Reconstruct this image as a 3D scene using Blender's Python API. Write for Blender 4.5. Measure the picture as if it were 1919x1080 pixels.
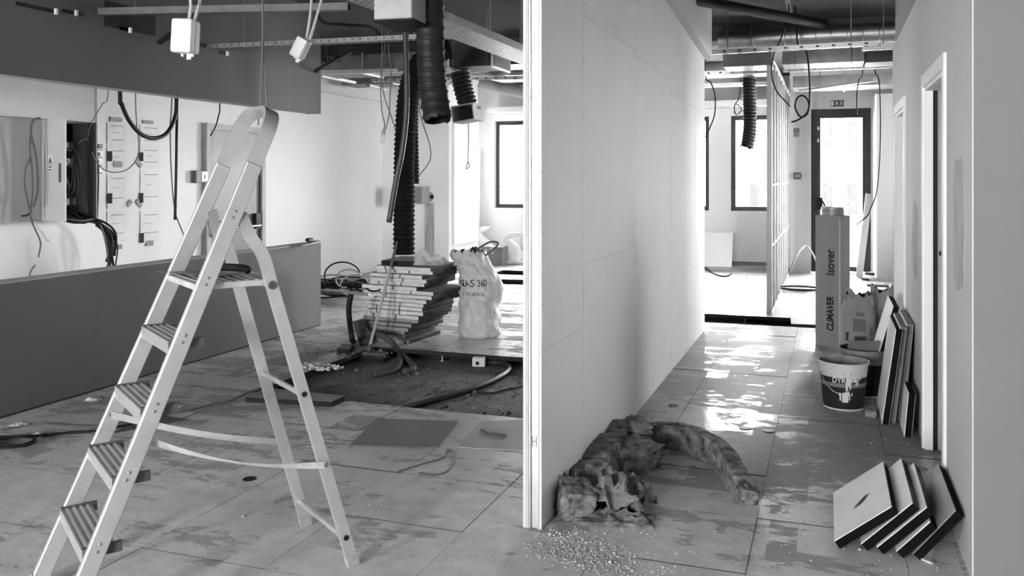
import bpy, bmesh, math, random
from mathutils import Vector, Matrix, Euler, noise
random.seed(11)
scene = bpy.context.scene
for o in list(bpy.data.objects):
    bpy.data.objects.remove(o)
COL = scene.collection

# ---------------------------------------------------------------- camera
F_PX, HOR_Y, EYE = 1650.0, 332.0, 1.55
YAW = math.atan(595.5 / F_PX)
cam_d = bpy.data.cameras.new('camera')
cam_d.sensor_width = 36.0
cam_d.lens = 36.0 * F_PX / 1919.0
cam_d.shift_y = -(540.0 - HOR_Y) / 1919.0
cam_d.clip_start = 0.02
cam_d.clip_end = 300
cam = bpy.data.objects.new('camera', cam_d)
cam.location = (0, 0, EYE)
cam.rotation_euler = (math.pi / 2, 0, YAW)
COL.objects.link(cam)
scene.camera = cam

# ---------------------------------------------------------------- sky and daylight
SKY = 40.0
world = bpy.data.worlds.new('overcast_sky')
scene.world = world
world.use_nodes = True
wn = world.node_tree.nodes
wn['Background'].inputs[0].default_value = (1, 1, 1, 1)
wn['Background'].inputs[1].default_value = SKY

def portal(name, loc, rot, sx, sy):
    l = bpy.data.lights.new(name, 'AREA')
    l.shape = 'RECTANGLE'
    l.size, l.size_y = sx, sy
    l.cycles.is_portal = True
    o = bpy.data.objects.new(name, l)
    o.location = loc
    o.rotation_euler = rot
    COL.objects.link(o)
    return o

# window openings of the far wall (x0, x1), all z 0.955-2.63, wall at y = 15.9
WIN = [(-6.1, -5.2), (-3.6, -2.02), (-1.64, -0.74)]
WZ0, WZ1, FAR_Y = 0.955, 2.63, 15.9
for a, b in WIN:
    portal('window_daylight', ((a + b) / 2, FAR_Y + 0.3, (WZ0 + WZ1) / 2), (-math.pi / 2, 0, 0), b - a, WZ1 - WZ0)
portal('door_daylight', (0.17, 15.52, 1.33), (-math.pi / 2, 0, 0), 0.91, 2.66)
# wide windows behind the photographer, unseen and added for light from behind, (x0, x1) at y = -5
BACK_Y = -5.0
ADDED_BWIN = [(-5.2, -4.3), (-2.75, -1.75)]
for a, b in ADDED_BWIN:
    portal('window_daylight', ((a + b) / 2, BACK_Y - 0.3, 1.7), (math.pi / 2, 0, 0), b - a, 1.6)

# windows of the side bay past the corridor, unseen and added to light the left wall, wall at x = 3.4 (y0, y1)
ADDED_SWIN = [(11.8, 13.3)]
for a, b in ADDED_SWIN:
    portal('window_daylight', (3.7, (a + b) / 2, (WZ0 + WZ1) / 2), (math.pi / 2, 0, math.pi / 2), b - a, WZ1 - WZ0)

vs = scene.view_settings
vs.view_transform = 'Standard'
vs.look = 'None'
vs.exposure = 1.38
vs.gamma = 1.0
vs.use_curve_mapping = False
scene.cycles.max_bounces = 10
scene.cycles.diffuse_bounces = 6
scene.cycles.transparent_max_bounces = 12
scene.cycles.caustics_reflective = False
scene.cycles.caustics_refractive = False
scene.cycles.sample_clamp_indirect = 8.0

# ---------------------------------------------------------------- measuring helpers (photo pixel -> point in the place)
CAM = Vector((0, 0, EYE))
FWD = Vector((-math.sin(YAW), math.cos(YAW), 0))
RGT = Vector((math.cos(YAW), math.sin(YAW), 0))
def ray(px, py):
    return FWD + RGT * ((px - 959.5) / F_PX) + Vector((0, 0, (HOR_Y - py) / F_PX))
def onz(px, py, z=0.0):
    a = ray(px, py); return CAM + a * ((z - EYE) / a.z)
def onX(px, py, X):
    a = ray(px, py); return CAM + a * (X / a.x)
def onY(px, py, Y):
    a = ray(px, py); return CAM + a * (Y / a.y)
def at(px, py, t):
    return CAM + ray(px, py) * t
V = Vector

# ---------------------------------------------------------------- mesh helpers
ORG = {}
class MB:
    def __init__(s): s.v = []; s.f = []; s.m = []
    def add(s, vs, fs, mi=0):
        n = len(s.v)
        s.v += [V(p) for p in vs]
        s.f += [tuple(i + n for i in f) for f in fs]
        s.m += [mi] * len(fs)
        return s
    def box(s, c, size, R=None, mi=0):
        hx, hy, hz = size[0] / 2, size[1] / 2, size[2] / 2
        P = [V((x, y, z)) for z in (-hz, hz) for y in (-hy, hy) for x in (-hx, hx)]
        if R is not None: P = [R @ p for p in P]
        c = V(c)
        return s.add([c + p for p in P], [(0, 2, 3, 1), (4, 5, 7, 6), (0, 1, 5, 4), (2, 6, 7, 3), (0, 4, 6, 2), (1, 3, 7, 5)], mi)
    def bx(s, x0, x1, y0, y1, z0, z1, mi=0):
        return s.box(((x0 + x1) / 2, (y0 + y1) / 2, (z0 + z1) / 2), (abs(x1 - x0), abs(y1 - y0), abs(z1 - z0)), None, mi)
    def tube(s, path, r, n=8, caps=True, mi=0, sx=1.0, up=None):
        path = [V(p) for p in path]
        k = len(path)
        rs = r if isinstance(r, (list, tuple)) else [r] * k
        T = []
        for i in range(k):
            a = path[max(i - 1, 0)]; b = path[min(i + 1, k - 1)]
            t = (b - a)
            T.append(t.normalized() if t.length > 1e-9 else V((0, 0, 1)))
        N = up if up is not None else (V((0, 0, 1)) if abs(T[0].z) < .9 else V((1, 0, 0)))
        vs, fs = [], []
        for i in range(k):
            N = (N - T[i] * N.dot(T[i]))
            N = N.normalized() if N.length > 1e-6 else T[i].orthogonal().normalized()
            B = T[i].cross(N)
            for j in range(n):
                a = 2 * math.pi * j / n
                vs.append(path[i] + (N * math.cos(a) * sx + B * math.sin(a)) * rs[i])
        for i in range(k - 1):
            for j in range(n):
                a = i * n + j; b = i * n + (j + 1) % n
                fs.append((a, b, b + n, a + n))
        if caps:
            fs.append(tuple(range(n))[::-1]); fs.append(tuple(range((k - 1) * n, k * n)))
        return s.add(vs, fs, mi)
    def bar(s, a, b, w, h, up=V((0, 0, 1)), mi=0):
        """rectangular bar from a to b, w across, h along up"""
        a, b = V(a), V(b)
        y = (b - a); L = y.length; y = y.normalized()
        z = (up - y * up.dot(y)).normalized(); x = y.cross(z)
        R = Matrix((x, y, z)).transposed()
        return s.box((a + b) / 2, (w, L, h), R, mi)
    def lathe(s, prof, c, n=32, R=None, mi=0, caps=True):
        c = V(c); vs, fs = [], []
        for (r, z) in prof:
            for j in range(n):
                a = 2 * math.pi * j / n
                p = V((r * math.cos(a), r * math.sin(a), z))
                vs.append(c + (R @ p if R is not None else p))
        k = len(prof)
        for i in range(k - 1):
            for j in range(n):
                a = i * n + j; b = i * n + (j + 1) % n
                fs.append((a, b, b + n, a + n))
        if caps:
            fs.append(tuple(range(n))[::-1]); fs.append(tuple(range((k - 1) * n, k * n)))
        return s.add(vs, fs, mi)
    def prism(s, poly, depth, M, mi=0):
        """poly in local xy, extruded along local z by depth, placed by the 4x4 M"""
        n = len(poly)
        vs = [M @ V((x, y, 0)) for x, y in poly] + [M @ V((x, y, depth)) for x, y in poly]
        fs = [tuple(range(n))[::-1], tuple(range(n, 2 * n))] + [(i, (i + 1) % n, (i + 1) % n + n, i + n) for i in range(n)]
        return s.add(vs, fs, mi)
    def build(s, name, mat, parent=None, smooth=False, bevel=0.0, local=False, origin=None, seg=1, angle=None):
        bm = bmesh.new()
        bv = [bm.verts.new(p) for p in s.v]
        for f, m in zip(s.f, s.m):
            try:
                q = bm.faces.new([bv[i] for i in f]); q.material_index = m
            except ValueError:
                pass
        bmesh.ops.recalc_face_normals(bm, faces=bm.faces)
        if bevel > 0:
            es = [e for e in bm.edges if len(e.link_faces) == 2 and e.calc_face_angle(0) > .6]
            bmesh.ops.bevel(bm, geom=es, offset=bevel, segments=seg, profile=.5, affect='EDGES', clamp_overlap=True)
        if local: org = V((0, 0, 0))
        elif parent is not None: org = ORG[parent.name]
        elif origin is not None: org = V(origin)
        else:
            xs = [v.co for v in bm.verts]
            org = V(((min(p.x for p in xs) + max(p.x for p in xs)) / 2, (min(p.y for p in xs) + max(p.y for p in xs)) / 2, min(p.z for p in xs)))
        bmesh.ops.translate(bm, verts=bm.verts, vec=-org)
        me = bpy.data.meshes.new(name)
        bm.to_mesh(me); bm.free()
        for mm in (mat if isinstance(mat, (list, tuple)) else [mat]): me.materials.append(mm)
        if smooth:
            for p in me.polygons: p.use_smooth = True
            if angle: 
                try: me.set_sharp_from_angle(angle=angle)
                except Exception: pass
        o = bpy.data.objects.new(name, me)
        COL.objects.link(o)
        if parent is not None:
            o.parent = parent
            ORG[o.name] = org          # children are built in the same frame (parts sit at the parent's origin)
        else:
            o.location = org
            ORG[o.name] = V((0, 0, 0)) if local else org
        return o
def tag(o, label, cat, group=None, kind=None):
    if label: o['label'] = label
    if cat: o['category'] = cat
    if group: o['group'] = group
    if kind: o['kind'] = kind
    return o
def thing(name, loc, label, cat, group=None, rotz=0.0, local=False, rot=None):
    o = bpy.data.objects.new(name, None)
    o.empty_display_size = .05
    COL.objects.link(o)
    o.location = loc
    o.rotation_euler = rot if rot is not None else (0, 0, rotz)
    ORG[o.name] = V((0, 0, 0)) if (local or rotz or rot is not None) else V(loc)
    return tag(o, label, cat, group)
def struct(o, label, cat): return tag(o, label, cat, None, 'structure')
def dup(o, parent=None):
    c = o.copy(); COL.objects.link(c); c.parent = parent
    ORG[c.name] = ORG.get(o.name, V((0, 0, 0)))
    for ch in list(o.children): dup(ch, c)
    return c
def spline(pts, n=8):
    """Catmull-Rom through the points"""
    P = [V(p) for p in pts]
    if len(P) < 3: return P
    P = [P[0] * 2 - P[1]] + P + [P[-1] * 2 - P[-2]]
    out = []
    for i in range(1, len(P) - 2):
        a, b, c, d = P[i - 1], P[i], P[i + 1], P[i + 2]
        for k in range(n):
            t = k / n
            out.append(.5 * ((2 * b) + (c - a) * t + (2 * a - 5 * b + 4 * c - d) * t * t + (3 * b - a - 3 * c + d) * t ** 3))
    out.append(P[-2])
    return out
def frame(o, x, y, z):
    M = Matrix((x, y, z)).transposed().to_4x4(); M.translation = o; return M

# ---------------------------------------------------------------- materials
MATS = {}
def nodes(name):
    m = bpy.data.materials.new(name); m.use_nodes = True
    nt = m.node_tree
    return m, nt, nt.nodes['Principled BSDF']
def mat(name, col, rough=.65, metal=0.0, var=.15, scale=5.0, bump=.15, bscale=45.0, spec=.4, stretch=(1, 1, 1), spots=0.0, spotcol=.1, spotscale=9.0, trans=0.0, rvar=.1, wear=None):
    if name in MATS: return MATS[name]
    m, nt, b = nodes(name)
    N, L = nt.nodes.new, nt.links.new
    tc = N('ShaderNodeTexCoord'); oi = N('ShaderNodeObjectInfo')
    mp = N('ShaderNodeMapping'); mp.inputs['Scale'].default_value = stretch
    mul = N('ShaderNodeVectorMath'); mul.operation = 'SCALE'; mul.inputs[0].default_value = (31, 17, 23)
    L(oi.outputs['Random'], mul.inputs['Scale'])
    L(tc.outputs['Object'], mp.inputs['Vector']); L(mul.outputs[0], mp.inputs['Location'])
    n1 = N('ShaderNodeTexNoise'); n1.inputs['Scale'].default_value = scale; n1.inputs['Detail'].default_value = 6; n1.inputs['Roughness'].default_value = .62
    L(mp.outputs[0], n1.inputs['Vector'])
    r = N('ShaderNodeMapRange'); r.inputs[1].default_value = .3; r.inputs[2].default_value = .7
    r.inputs[3].default_value = col * (1 - var); r.inputs[4].default_value = min(col * (1 + var), .95)
    L(n1.outputs['Fac'], r.inputs[0])
    out = r.outputs[0]
    if spots > 0:
        n3 = N('ShaderNodeTexNoise'); n3.inputs['Scale'].default_value = spotscale; n3.inputs['Detail'].default_value = 8; n3.inputs['Roughness'].default_value = .7
        L(mp.outputs[0], n3.inputs['Vector'])
        r3 = N('ShaderNodeMapRange'); r3.inputs[1].default_value = .66 - spots * .3; r3.inputs[2].default_value = .70 - spots * .3
        L(n3.outputs['Fac'], r3.inputs[0])
        mx = N('ShaderNodeMix'); mx.inputs[3].default_value = spotcol
        L(r3.outputs[0], mx.inputs[0]); L(out, mx.inputs[2]); mx.inputs[3].default_value = spotcol
        out = mx.outputs[0]
    L(out, b.inputs['Base Color'])
    b.inputs['Metallic'].default_value = metal
    b.inputs['Specular IOR Level'].default_value = spec
    rr = N('ShaderNodeMapRange'); rr.inputs[3].default_value = max(rough - rvar, .02); rr.inputs[4].default_value = min(rough + rvar, 1)
    L(n1.outputs['Fac'], rr.inputs[0]); L(rr.outputs[0], b.inputs['Roughness'])
    if trans: b.inputs['Transmission Weight'].default_value = trans
    if bump > 0:
        n2 = N('ShaderNodeTexNoise'); n2.inputs['Scale'].default_value = bscale; n2.inputs['Detail'].default_value = 4
        L(mp.outputs[0], n2.inputs['Vector'])
        bp = N('ShaderNodeBump'); bp.inputs['Strength'].default_value = bump; bp.inputs['Distance'].default_value = .01
        L(n2.outputs['Fac'], bp.inputs['Height']); L(bp.outputs[0], b.inputs['Normal'])
    MATS[name] = m
    return m

def floor_material():
    m, nt, b = nodes('access_floor_with_glue')
    N, L = nt.nodes.new, nt.links.new
    g = N('ShaderNodeNewGeometry'); oi = N('ShaderNodeObjectInfo')
    def link(v, sock):
        if isinstance(v, (int, float)): sock.default_value = v
        else: L(v, sock)
    def nz(scale, detail, rough, st, dist=0.0):
        q = N('ShaderNodeMapping'); q.inputs['Scale'].default_value = st
        L(g.outputs['Position'], q.inputs['Vector'])
        n = N('ShaderNodeTexNoise'); n.inputs['Scale'].default_value = scale; n.inputs['Detail'].default_value = detail; n.inputs['Roughness'].default_value = rough; n.inputs['Distortion'].default_value = dist
        L(q.outputs[0], n.inputs['Vector']); return n.outputs['Fac']
    def mth(op, a, c, d=None):
        q = N('ShaderNodeMath'); q.operation = op
        for i, x in enumerate((a, c, d)):
            if x is not None: link(x, q.inputs[i])
        return q.outputs[0]
    def rng(v, a, c, d, e, smooth=False):
        q = N('ShaderNodeMapRange')
        if smooth: q.interpolation_type = 'SMOOTHSTEP'
        link(v, q.inputs[0])
        for i, x in enumerate((a, c, d, e)): q.inputs[i + 1].default_value = x
        return q.outputs[0]
    def mixf(f, a, c):
        q = N('ShaderNodeMix'); link(f, q.inputs[0]); link(a, q.inputs[2]); link(c, q.inputs[3]); return q.outputs[0]
    # ghost outlines of the old floor tiles: a random value per rectangle
    def tiles(w, h, loc, rot):
        mp = N('ShaderNodeMapping'); mp.inputs['Location'].default_value = loc; mp.inputs['Rotation'].default_value = (0, 0, rot)
        L(g.outputs['Position'], mp.inputs['Vector'])
        br = N('ShaderNodeTexBrick'); br.offset = .5
        for k, v in (('Color1', (0, 0, 0, 1)), ('Color2', (1, 1, 1, 1)), ('Mortar', (.5, .5, .5, 1)), ('Scale', 1.0), ('Mortar Size', .0), ('Brick Width', w), ('Row Height', h)): br.inputs[k].default_value = v
        L(mp.outputs[0], br.inputs['Vector'])
        sc = N('ShaderNodeSeparateColor'); L(br.outputs['Color'], sc.inputs[0]); return sc.outputs[0]
    t1 = tiles(.62, .31, (.13, .21, 0), 0.0); t2 = tiles(.30, .62, (.4, .05, 0), 0.0)
    big = nz(1.1, 3, .5, (1, 1, 1)); n1 = nz(4.2, 12, .76, (.75, 1.5, 1), .4); n2 = nz(17, 9, .8, (.6, 1.9, 1)); n4 = nz(70, 5, .7, (1, 1, 1))
    sep = N('ShaderNodeSeparateXYZ'); L(g.outputs['Position'], sep.inputs[0])
    # dust lies thick near the swept front and along the left wall, thin down the corridor; the pale front also paints in light from behind
    dustLitY = rng(sep.outputs[1], 3.6, 5.6, 1.0, 0.0, True)
    dustX = rng(sep.outputs[0], -1.6, -1.1, 1.0, 0.0, True)
    dust = mth('MAXIMUM', dustLitY, mth('MULTIPLY', dustX, .55))
    s = mth('MULTIPLY_ADD', t1, .16, n1)
    s = mth('MULTIPLY_ADD', t2, .10, s)
    s = mth('MULTIPLY_ADD', n2, .30, s)
    s = mth('MULTIPLY_ADD', big, .25, s)
    s = mth('MULTIPLY_ADD', dust, .115, s)
    mask = rng(s, .932, .957, 0.0, 1.0)
    bare = mixf(dust, rng(n2, .3, .7, .13, .22), rng(n2, .3, .7, .32, .50))
    md = nz(7, 8, .7, (1, 1, 1)); glue = mixf(dust, rng(md, .3, .7, .30, .44), rng(md, .32, .68, .56, .80))
    col = mth('MULTIPLY', mixf(mask, bare, glue), rng(n4, .3, .7, .86, 1.12))
    L(col, b.inputs['Base Color'])
    r_g = mixf(dust, .23, .55); r_b = mixf(dust, .66, .8)
    L(mixf(mask, r_b, r_g), b.inputs['Roughness'])
    b.inputs['Specular IOR Level'].default_value = .5
    bp = N('ShaderNodeBump'); bp.inputs['Strength'].default_value = .10; bp.inputs['Distance'].default_value = .01
    L(mth('MULTIPLY_ADD', mask, .3, mth('MULTIPLY', n4, .4)), bp.inputs['Height']); L(bp.outputs[0], b.inputs['Normal'])
    return m

def glass_material():
    m, nt, b = nodes('window_glass')
    N, L = nt.nodes.new, nt.links.new
    t = N('ShaderNodeBsdfTransparent'); t.inputs[0].default_value = (.93, .93, .93, 1)
    gl = N('ShaderNodeBsdfGlossy'); gl.inputs['Roughness'].default_value = .02
    fr = N('ShaderNodeFresnel'); fr.inputs[0].default_value = 1.45
    mx = N('ShaderNodeMixShader'); L(fr.outputs[0], mx.inputs[0]); L(t.outputs[0], mx.inputs[1]); L(gl.outputs[0], mx.inputs[2])
    L(mx.outputs[0], nt.nodes['Material Output'].inputs[0])
    return m

M_FLOOR = floor_material()
M_GLASS = glass_material()
M_CORE = mat('panel_edge_dark', .03, .8, spec=.1)
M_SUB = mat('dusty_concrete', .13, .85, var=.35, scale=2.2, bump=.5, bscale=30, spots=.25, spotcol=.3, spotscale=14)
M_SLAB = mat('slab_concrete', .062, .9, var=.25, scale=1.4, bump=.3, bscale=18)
M_PAINT = mat('white_paint', .87, .6, var=.04, scale=1.2, bump=.05, bscale=70)
M_LWALL = mat('left_wall_paint', .70, .7, var=.05, scale=1.2, bump=.05, bscale=60)
M_PLASTER = mat('plaster_white', .52, .8, var=.07, scale=1.7, bump=.12, bscale=30)
M_BOARD = mat('drywall_white', .70, .75, var=.05, scale=1.3, bump=.03, bscale=80)
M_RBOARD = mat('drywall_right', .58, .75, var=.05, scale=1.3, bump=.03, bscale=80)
M_GREEN = mat('drywall_dark', .095, .75, var=.07, scale=.9, bump=.04, bscale=80)
M_GREY = mat('grey_wall_paint', .25, .7, var=.04, scale=.9, bump=.05, bscale=80)
M_PAPER = mat('board_edge_pale', .55, .8, var=.08)
M_ZINC = mat('galvanised_steel', .45, .40, 1.0, var=.18, scale=9, bump=.06, rvar=.14)
M_STUD = mat('bright_stud_steel', .60, .42, .8, var=.08, scale=6, bump=.04)
M_DUCT = mat('duct_foil_dark', .19, .42, .8, var=.25, scale=4, bump=.12, bscale=14)
M_BLACK = mat('black_plastic', .010, .5, var=.3, bump=.05, spec=.2)
M_BLACKM = mat('black_window_metal', .015, .4, var=.2, bump=.03)
M_CABLE = mat('black_cable', .012, .55, var=.2, bump=0, spec=.2)
M_CABLEG = mat('grey_cable', .10, .5, var=.2, bump=0)
M_CABLEW = mat('pale_cable', .45, .5, var=.2, bump=0)
M_WHITEP = mat('white_plastic', .72, .4, var=.04, bump=.02)
M_DARK = mat('dark_rubber', .022, .85, var=.3, spec=.12)
M_ALU = mat('ladder_aluminium', .68, .40, .6, var=.08, scale=12, bump=.05, bscale=80, spots=.05, spotcol=.85, spotscale=22)
M_WOOD = mat('pale_timber', .34, .7, var=.25, scale=6, stretch=(1, 8, 8))
M_SCREW = mat('screw_dark', .04, .5, bump=0)
# ================================================================ THE SETTING
# ---- floor: concrete slab with a raised floor of 600 mm panels on it
floor = MB().bx(-7.6, 3.6, BACK_Y - .2, 16.3, -.35, -.09).build('floor', M_SUB, origin=(0, 0, 0))
struct(floor, 'raised floor of scuffed square panels over dusty concrete slab', 'floor')
GX, GY, P = .29, 4.14, .60
def panel_mesh(name, sx, sy):
    mb = MB().bx(-sx / 2 + .0010, sx / 2 - .0010, -sy / 2 + .0010, sy / 2 - .0010, -.038, 0)
    o = mb.build(name, [M_FLOOR, M_CORE], local=True)
    me = o.data
    for p in me.polygons: p.material_index = 0 if p.normal.z > .3 else 1
    bpy.data.objects.remove(o); return me
PM = panel_mesh('floor_panel', P, P)
PMW = panel_mesh('floor_panel_cut', .22, P)
def gone(cx, cy):
    if -3.91 < cx < -1.3 and 5.34 < cy < 7.14: return True          # open pit in the left room
    if -3.4 < cx < -.95 and 9.54 < cy < 10.14: return True           # row lifted out past the divider
    if -1.0 < cx < .2 and 9.54 < cy < 10.14: return True
    if -5.4 < cx < -2.6 and 11.94 < cy < 12.54: return True
    if -5.4 < cx < -3.6 and 13.14 < cy < 13.74: return True
    return False
rnd = random.Random(5)
pit_edge = {}
for i in range(-13, 6):
    for j in range(-4, 19):
        cx, cy = GX + (i - .5) * P, GY + (j + .5) * P
        if cx < -7.1 or cy > 15.9 or (cx > 1.3) or (cx > .6 and cy < 8): continue
        if gone(cx, cy): continue
        if cx > .5 and cy > 14.9: continue
        if cx > -.7 and cy > 15.2: continue
        o = bpy.data.objects.new('floor_panel', PM)
        COL.objects.link(o); o.parent = floor
        o.location = (cx, cy, rnd.uniform(-.0015, .0015))
        o.rotation_euler = (rnd.gauss(0, .0012), rnd.gauss(0, .0012), rnd.choice((0, math.pi / 2, math.pi, -math.pi / 2)))
# panels lifted and laid askew at the edge of the gap past the divider
for (x, y, z, rz, tilt) in ((-.10, 10.02, .012, .06, .010), (-3.62, 12.75, .03, -.12, .02), (-2.55, 9.72, .02, .25, .015), (-3.1, 13.2, .03, .18, .01)):
    o = bpy.data.objects.new('floor_panel', PM); COL.objects.link(o); o.parent = floor
    o.location = (x, y, z); o.rotation_euler = (tilt, -tilt, rz)
deck = MB().bx(-7.3, 3.4, BACK_Y, 1.7, -.05, 0).build('floor_deck', M_FLOOR, floor)
# round lifting holes in panels
for (px, py) in ((468, 898), (1440, 808), (1396, 803), (1262, 760)):
    p = onz(px, py, 0)
    MB().lathe([(.034, .0), (.034, .0024), (.028, .003)], p, 20).build('lifting_hole', M_BLACK, floor)
# steel pedestals under the edge of the open pit
ped = MB().lathe([(.045, -.09), (.045, -.084), (.012, -.082), (.012, -.045), (.04, -.043), (.04, -.038)], (0, 0, 0), 12).build('pedestal', M_ZINC, local=True).data
bpy.data.objects.remove([o for o in bpy.data.objects if o.name == 'pedestal'][0])
for k in range(6):
    for y in (7.2, 9.48, 10.2):
        if y > 8 and k > 4: continue
        o = bpy.data.objects.new('pedestal', ped); COL.objects.link(o); o.parent = floor
        o.location = (-3.9 + k * P + (.04 if y < 8 else .6), y, 0)

# ---- ceiling slab, dark concrete
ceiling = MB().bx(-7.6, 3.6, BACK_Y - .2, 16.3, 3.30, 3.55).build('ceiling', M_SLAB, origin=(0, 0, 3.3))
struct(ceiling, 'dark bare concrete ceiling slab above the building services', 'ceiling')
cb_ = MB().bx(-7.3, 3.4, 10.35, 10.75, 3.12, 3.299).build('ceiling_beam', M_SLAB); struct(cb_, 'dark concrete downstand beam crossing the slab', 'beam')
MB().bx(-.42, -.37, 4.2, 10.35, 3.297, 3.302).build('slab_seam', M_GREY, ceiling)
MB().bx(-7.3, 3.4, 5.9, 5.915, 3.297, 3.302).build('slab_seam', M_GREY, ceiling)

# ---- left wall, 2.3 m behind the half wall
MB_ = MB().bx(-7.55, -7.3, BACK_Y, 16.15, -.09, 3.30)
wall_left = MB_.build('wall_left', M_LWALL, origin=(-7.3, 8, 0)); struct(wall_left, 'bright white plaster wall at the far left behind the half wall', 'wall')
MB().bx(-7.3, -7.288, 10.3, 13.6, 2.84, 2.862).build('plaster_lip', M_PLASTER, wall_left)

# pillar in the left room
wall_pillar = MB().bx(-7.3, -6.04, 13.6, 14.9, -.09, 3.30).build('wall_pillar', M_PAINT); struct(wall_pillar, 'white pillar at the end of the left wall', 'pillar')

# ---- far wall with black windows
def wall_with_holes(name, x0, x1, y0, y1, holes, zt=3.30, m=M_PAINT):
    mb = MB(); cur = x0
    for (a, b, c, d) in holes:
        mb.bx(cur, a, y0, y1, -.09, zt)
        if c > 0: mb.bx(a, b, y0, y1, -.09, c)
        mb.bx(a, b, y0, y1, d, zt)
        cur = b
    mb.bx(cur, x1, y0, y1, -.09, zt)
    return mb.build(name, m, origin=((x0 + x1) / 2, y0, 0))
wall_far = wall_with_holes('wall_far', -7.3, -.55, FAR_Y, FAR_Y + .25, [(a, b, WZ0, WZ1) for a, b in WIN])
struct(wall_far, 'white far wall with tall black framed windows', 'wall')
for n, (a, b) in enumerate(WIN):
    y = FAR_Y + .10
    w = MB(); t = .075
    w.bx(a, a + t, y, y + .06, WZ0, WZ1).bx(b - t, b, y, y + .06, WZ0, WZ1).bx(a + t, b - t, y, y + .06, WZ0, WZ0 + t).bx(a + t, b - t, y, y + .06, WZ1 - t, WZ1)
    lab = ['black framed window beside the pillar in the left room', 'black framed window just right of the divider wall end', 'black framed window behind the row of bare studs'][n]
    wo = w.build('window_%d' % (n + 1), M_BLACKM); struct(wo, lab, 'window')
    MB().bx(a + t, b - t, y + .025, y + .031, WZ0 + t, WZ1 - t).build('pane', M_GLASS, wo)
    MB().bx(a + .02, a + .07, y - .035, y, 1.36, 1.375).bx(a + .06, a + .18, y - .045, y - .03, 1.36, 1.375).build('handle', M_BLACK, wo)
    MB().bx(a - .03, b + .03, FAR_Y - .03, FAR_Y + .1, WZ0 - .025, WZ0).build('window_sill', M_PAINT, wo)
# white soffit beam and pipe boxing above the far windows
t1 = MB().bx(-6.04, -.75, 15.35, 15.9, 2.76, 2.86).build('trim_1', M_PAINT); struct(t1, 'white ledge above the far windows', 'ledge')
b1 = MB().bx(-7.3, -.75, 15.87, 15.9, 0, .07).build('baseboard_far', M_GREY); struct(b1, 'pale grey skirting along the far wall', 'baseboard')

# ---- wall of the exit door (1 m nearer)
EY = 15.2
DX0, DX1, DZ = -.287, .62, 2.66
wall_exit = wall_with_holes('wall_exit', -.62, 2.0, EY, EY + .3, [(DX0, DX1, 0, DZ)])
struct(wall_exit, 'white end wall holding the glazed exit door', 'wall')
MB().bx(-.62, -.5, EY + .05, FAR_Y + .25, -.09, 3.30).build('return_wall', M_PAINT, wall_exit)
d = MB(); y = EY + .06
for (a, b) in ((DX0, DX0 + .075), (DX1 - .075, DX1)): d.bx(a, b, y, y + .08, 0, DZ)
d.bx(DX0 + .075, DX1 - .075, y, y + .08, DZ - .09, DZ)
door_exit = d.build('door_1', M_BLACKM); struct(door_exit, 'black framed glazed exit door at the end of the corridor', 'door')
lf = MB(); a, b = DX0 + .075, DX1 - .075
for (p, q) in ((a, a + .07), (b - .05, b)): lf.bx(p, q, y + .01, y + .06, .02, DZ - .09)
lf.bx(a + .07, b - .05, y + .01, y + .06, .02, .10).bx(a + .07, b - .05, y + .01, y + .06, DZ - .15, DZ - .09)
leaf = lf.build('leaf', M_BLACKM, door_exit)
MB().bx(a + .07, b - .05, y + .03, y + .036, .10, DZ - .15).build('pane', M_GLASS, leaf)
MB().bx(a + .01, a + .10, y - .05, y + .01, 1.02, 1.22).tube([(a + .05, y - .05, 1.18), (a + .10, y - .09, 1.16), (a + .14, y - .09, 1.08)], .014).build('lock', M_BLACK, leaf)
for k, (zz) in enumerate((2.32, 2.12)):
    MB().bx(a + .02, a + .05, y + .004, y + .01, zz, zz + .06).build('hinge', M_ZINC, leaf)

# boxed-in corner right of the exit door
wall_niche = MB().bx(.66, 2.0, 14.3, EY, -.09, 2.80).build('wall_niche', M_GREY); struct(wall_niche, 'grey boxed corner to the right of the exit door', 'wall')
MB().bx(.645, .66, 14.29, EY, 0, 2.80).build('edge_bead', M_PAINT, wall_niche)

# ---- right corridor wall with two openings
RX = .51
wr = MB(); y0, y1 = 3.75, 8.25
OP = [(4.60, 5.52, 2.06), (6.92, 7.84, 2.06)]
cur = y0
for (a, b, zt) in OP:
    wr.bx(RX, RX + .12, cur, a, -.09, 2.66); wr.bx(RX, RX + .12, a, b, zt, 2.66); cur = b
wr.bx(RX, RX + .12, cur, y1, -.09, 2.66)
wall_right = wr.build('wall_right', M_RBOARD, origin=(RX, 6, 0)); struct(wall_right, 'pale plasterboard wall along the right of the corridor', 'wall')
MB().bx(RX + .02, RX + .12, y0, y1, 2.66, 3.30).build('upper_wall', M_GREY, wall_right)
wfr = MB().bx(RX + .002, 3.6, 3.74, 3.86, -.09, 3.30).build('wall_near', M_GREY); struct(wfr, 'plain grey wall face filling the right edge of the view', 'wall')
MB().bx(RX - .002, RX + .004, 3.7385, 3.746, 0, 3.30).build('corner_bead', M_BOARD, wfr)
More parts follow.
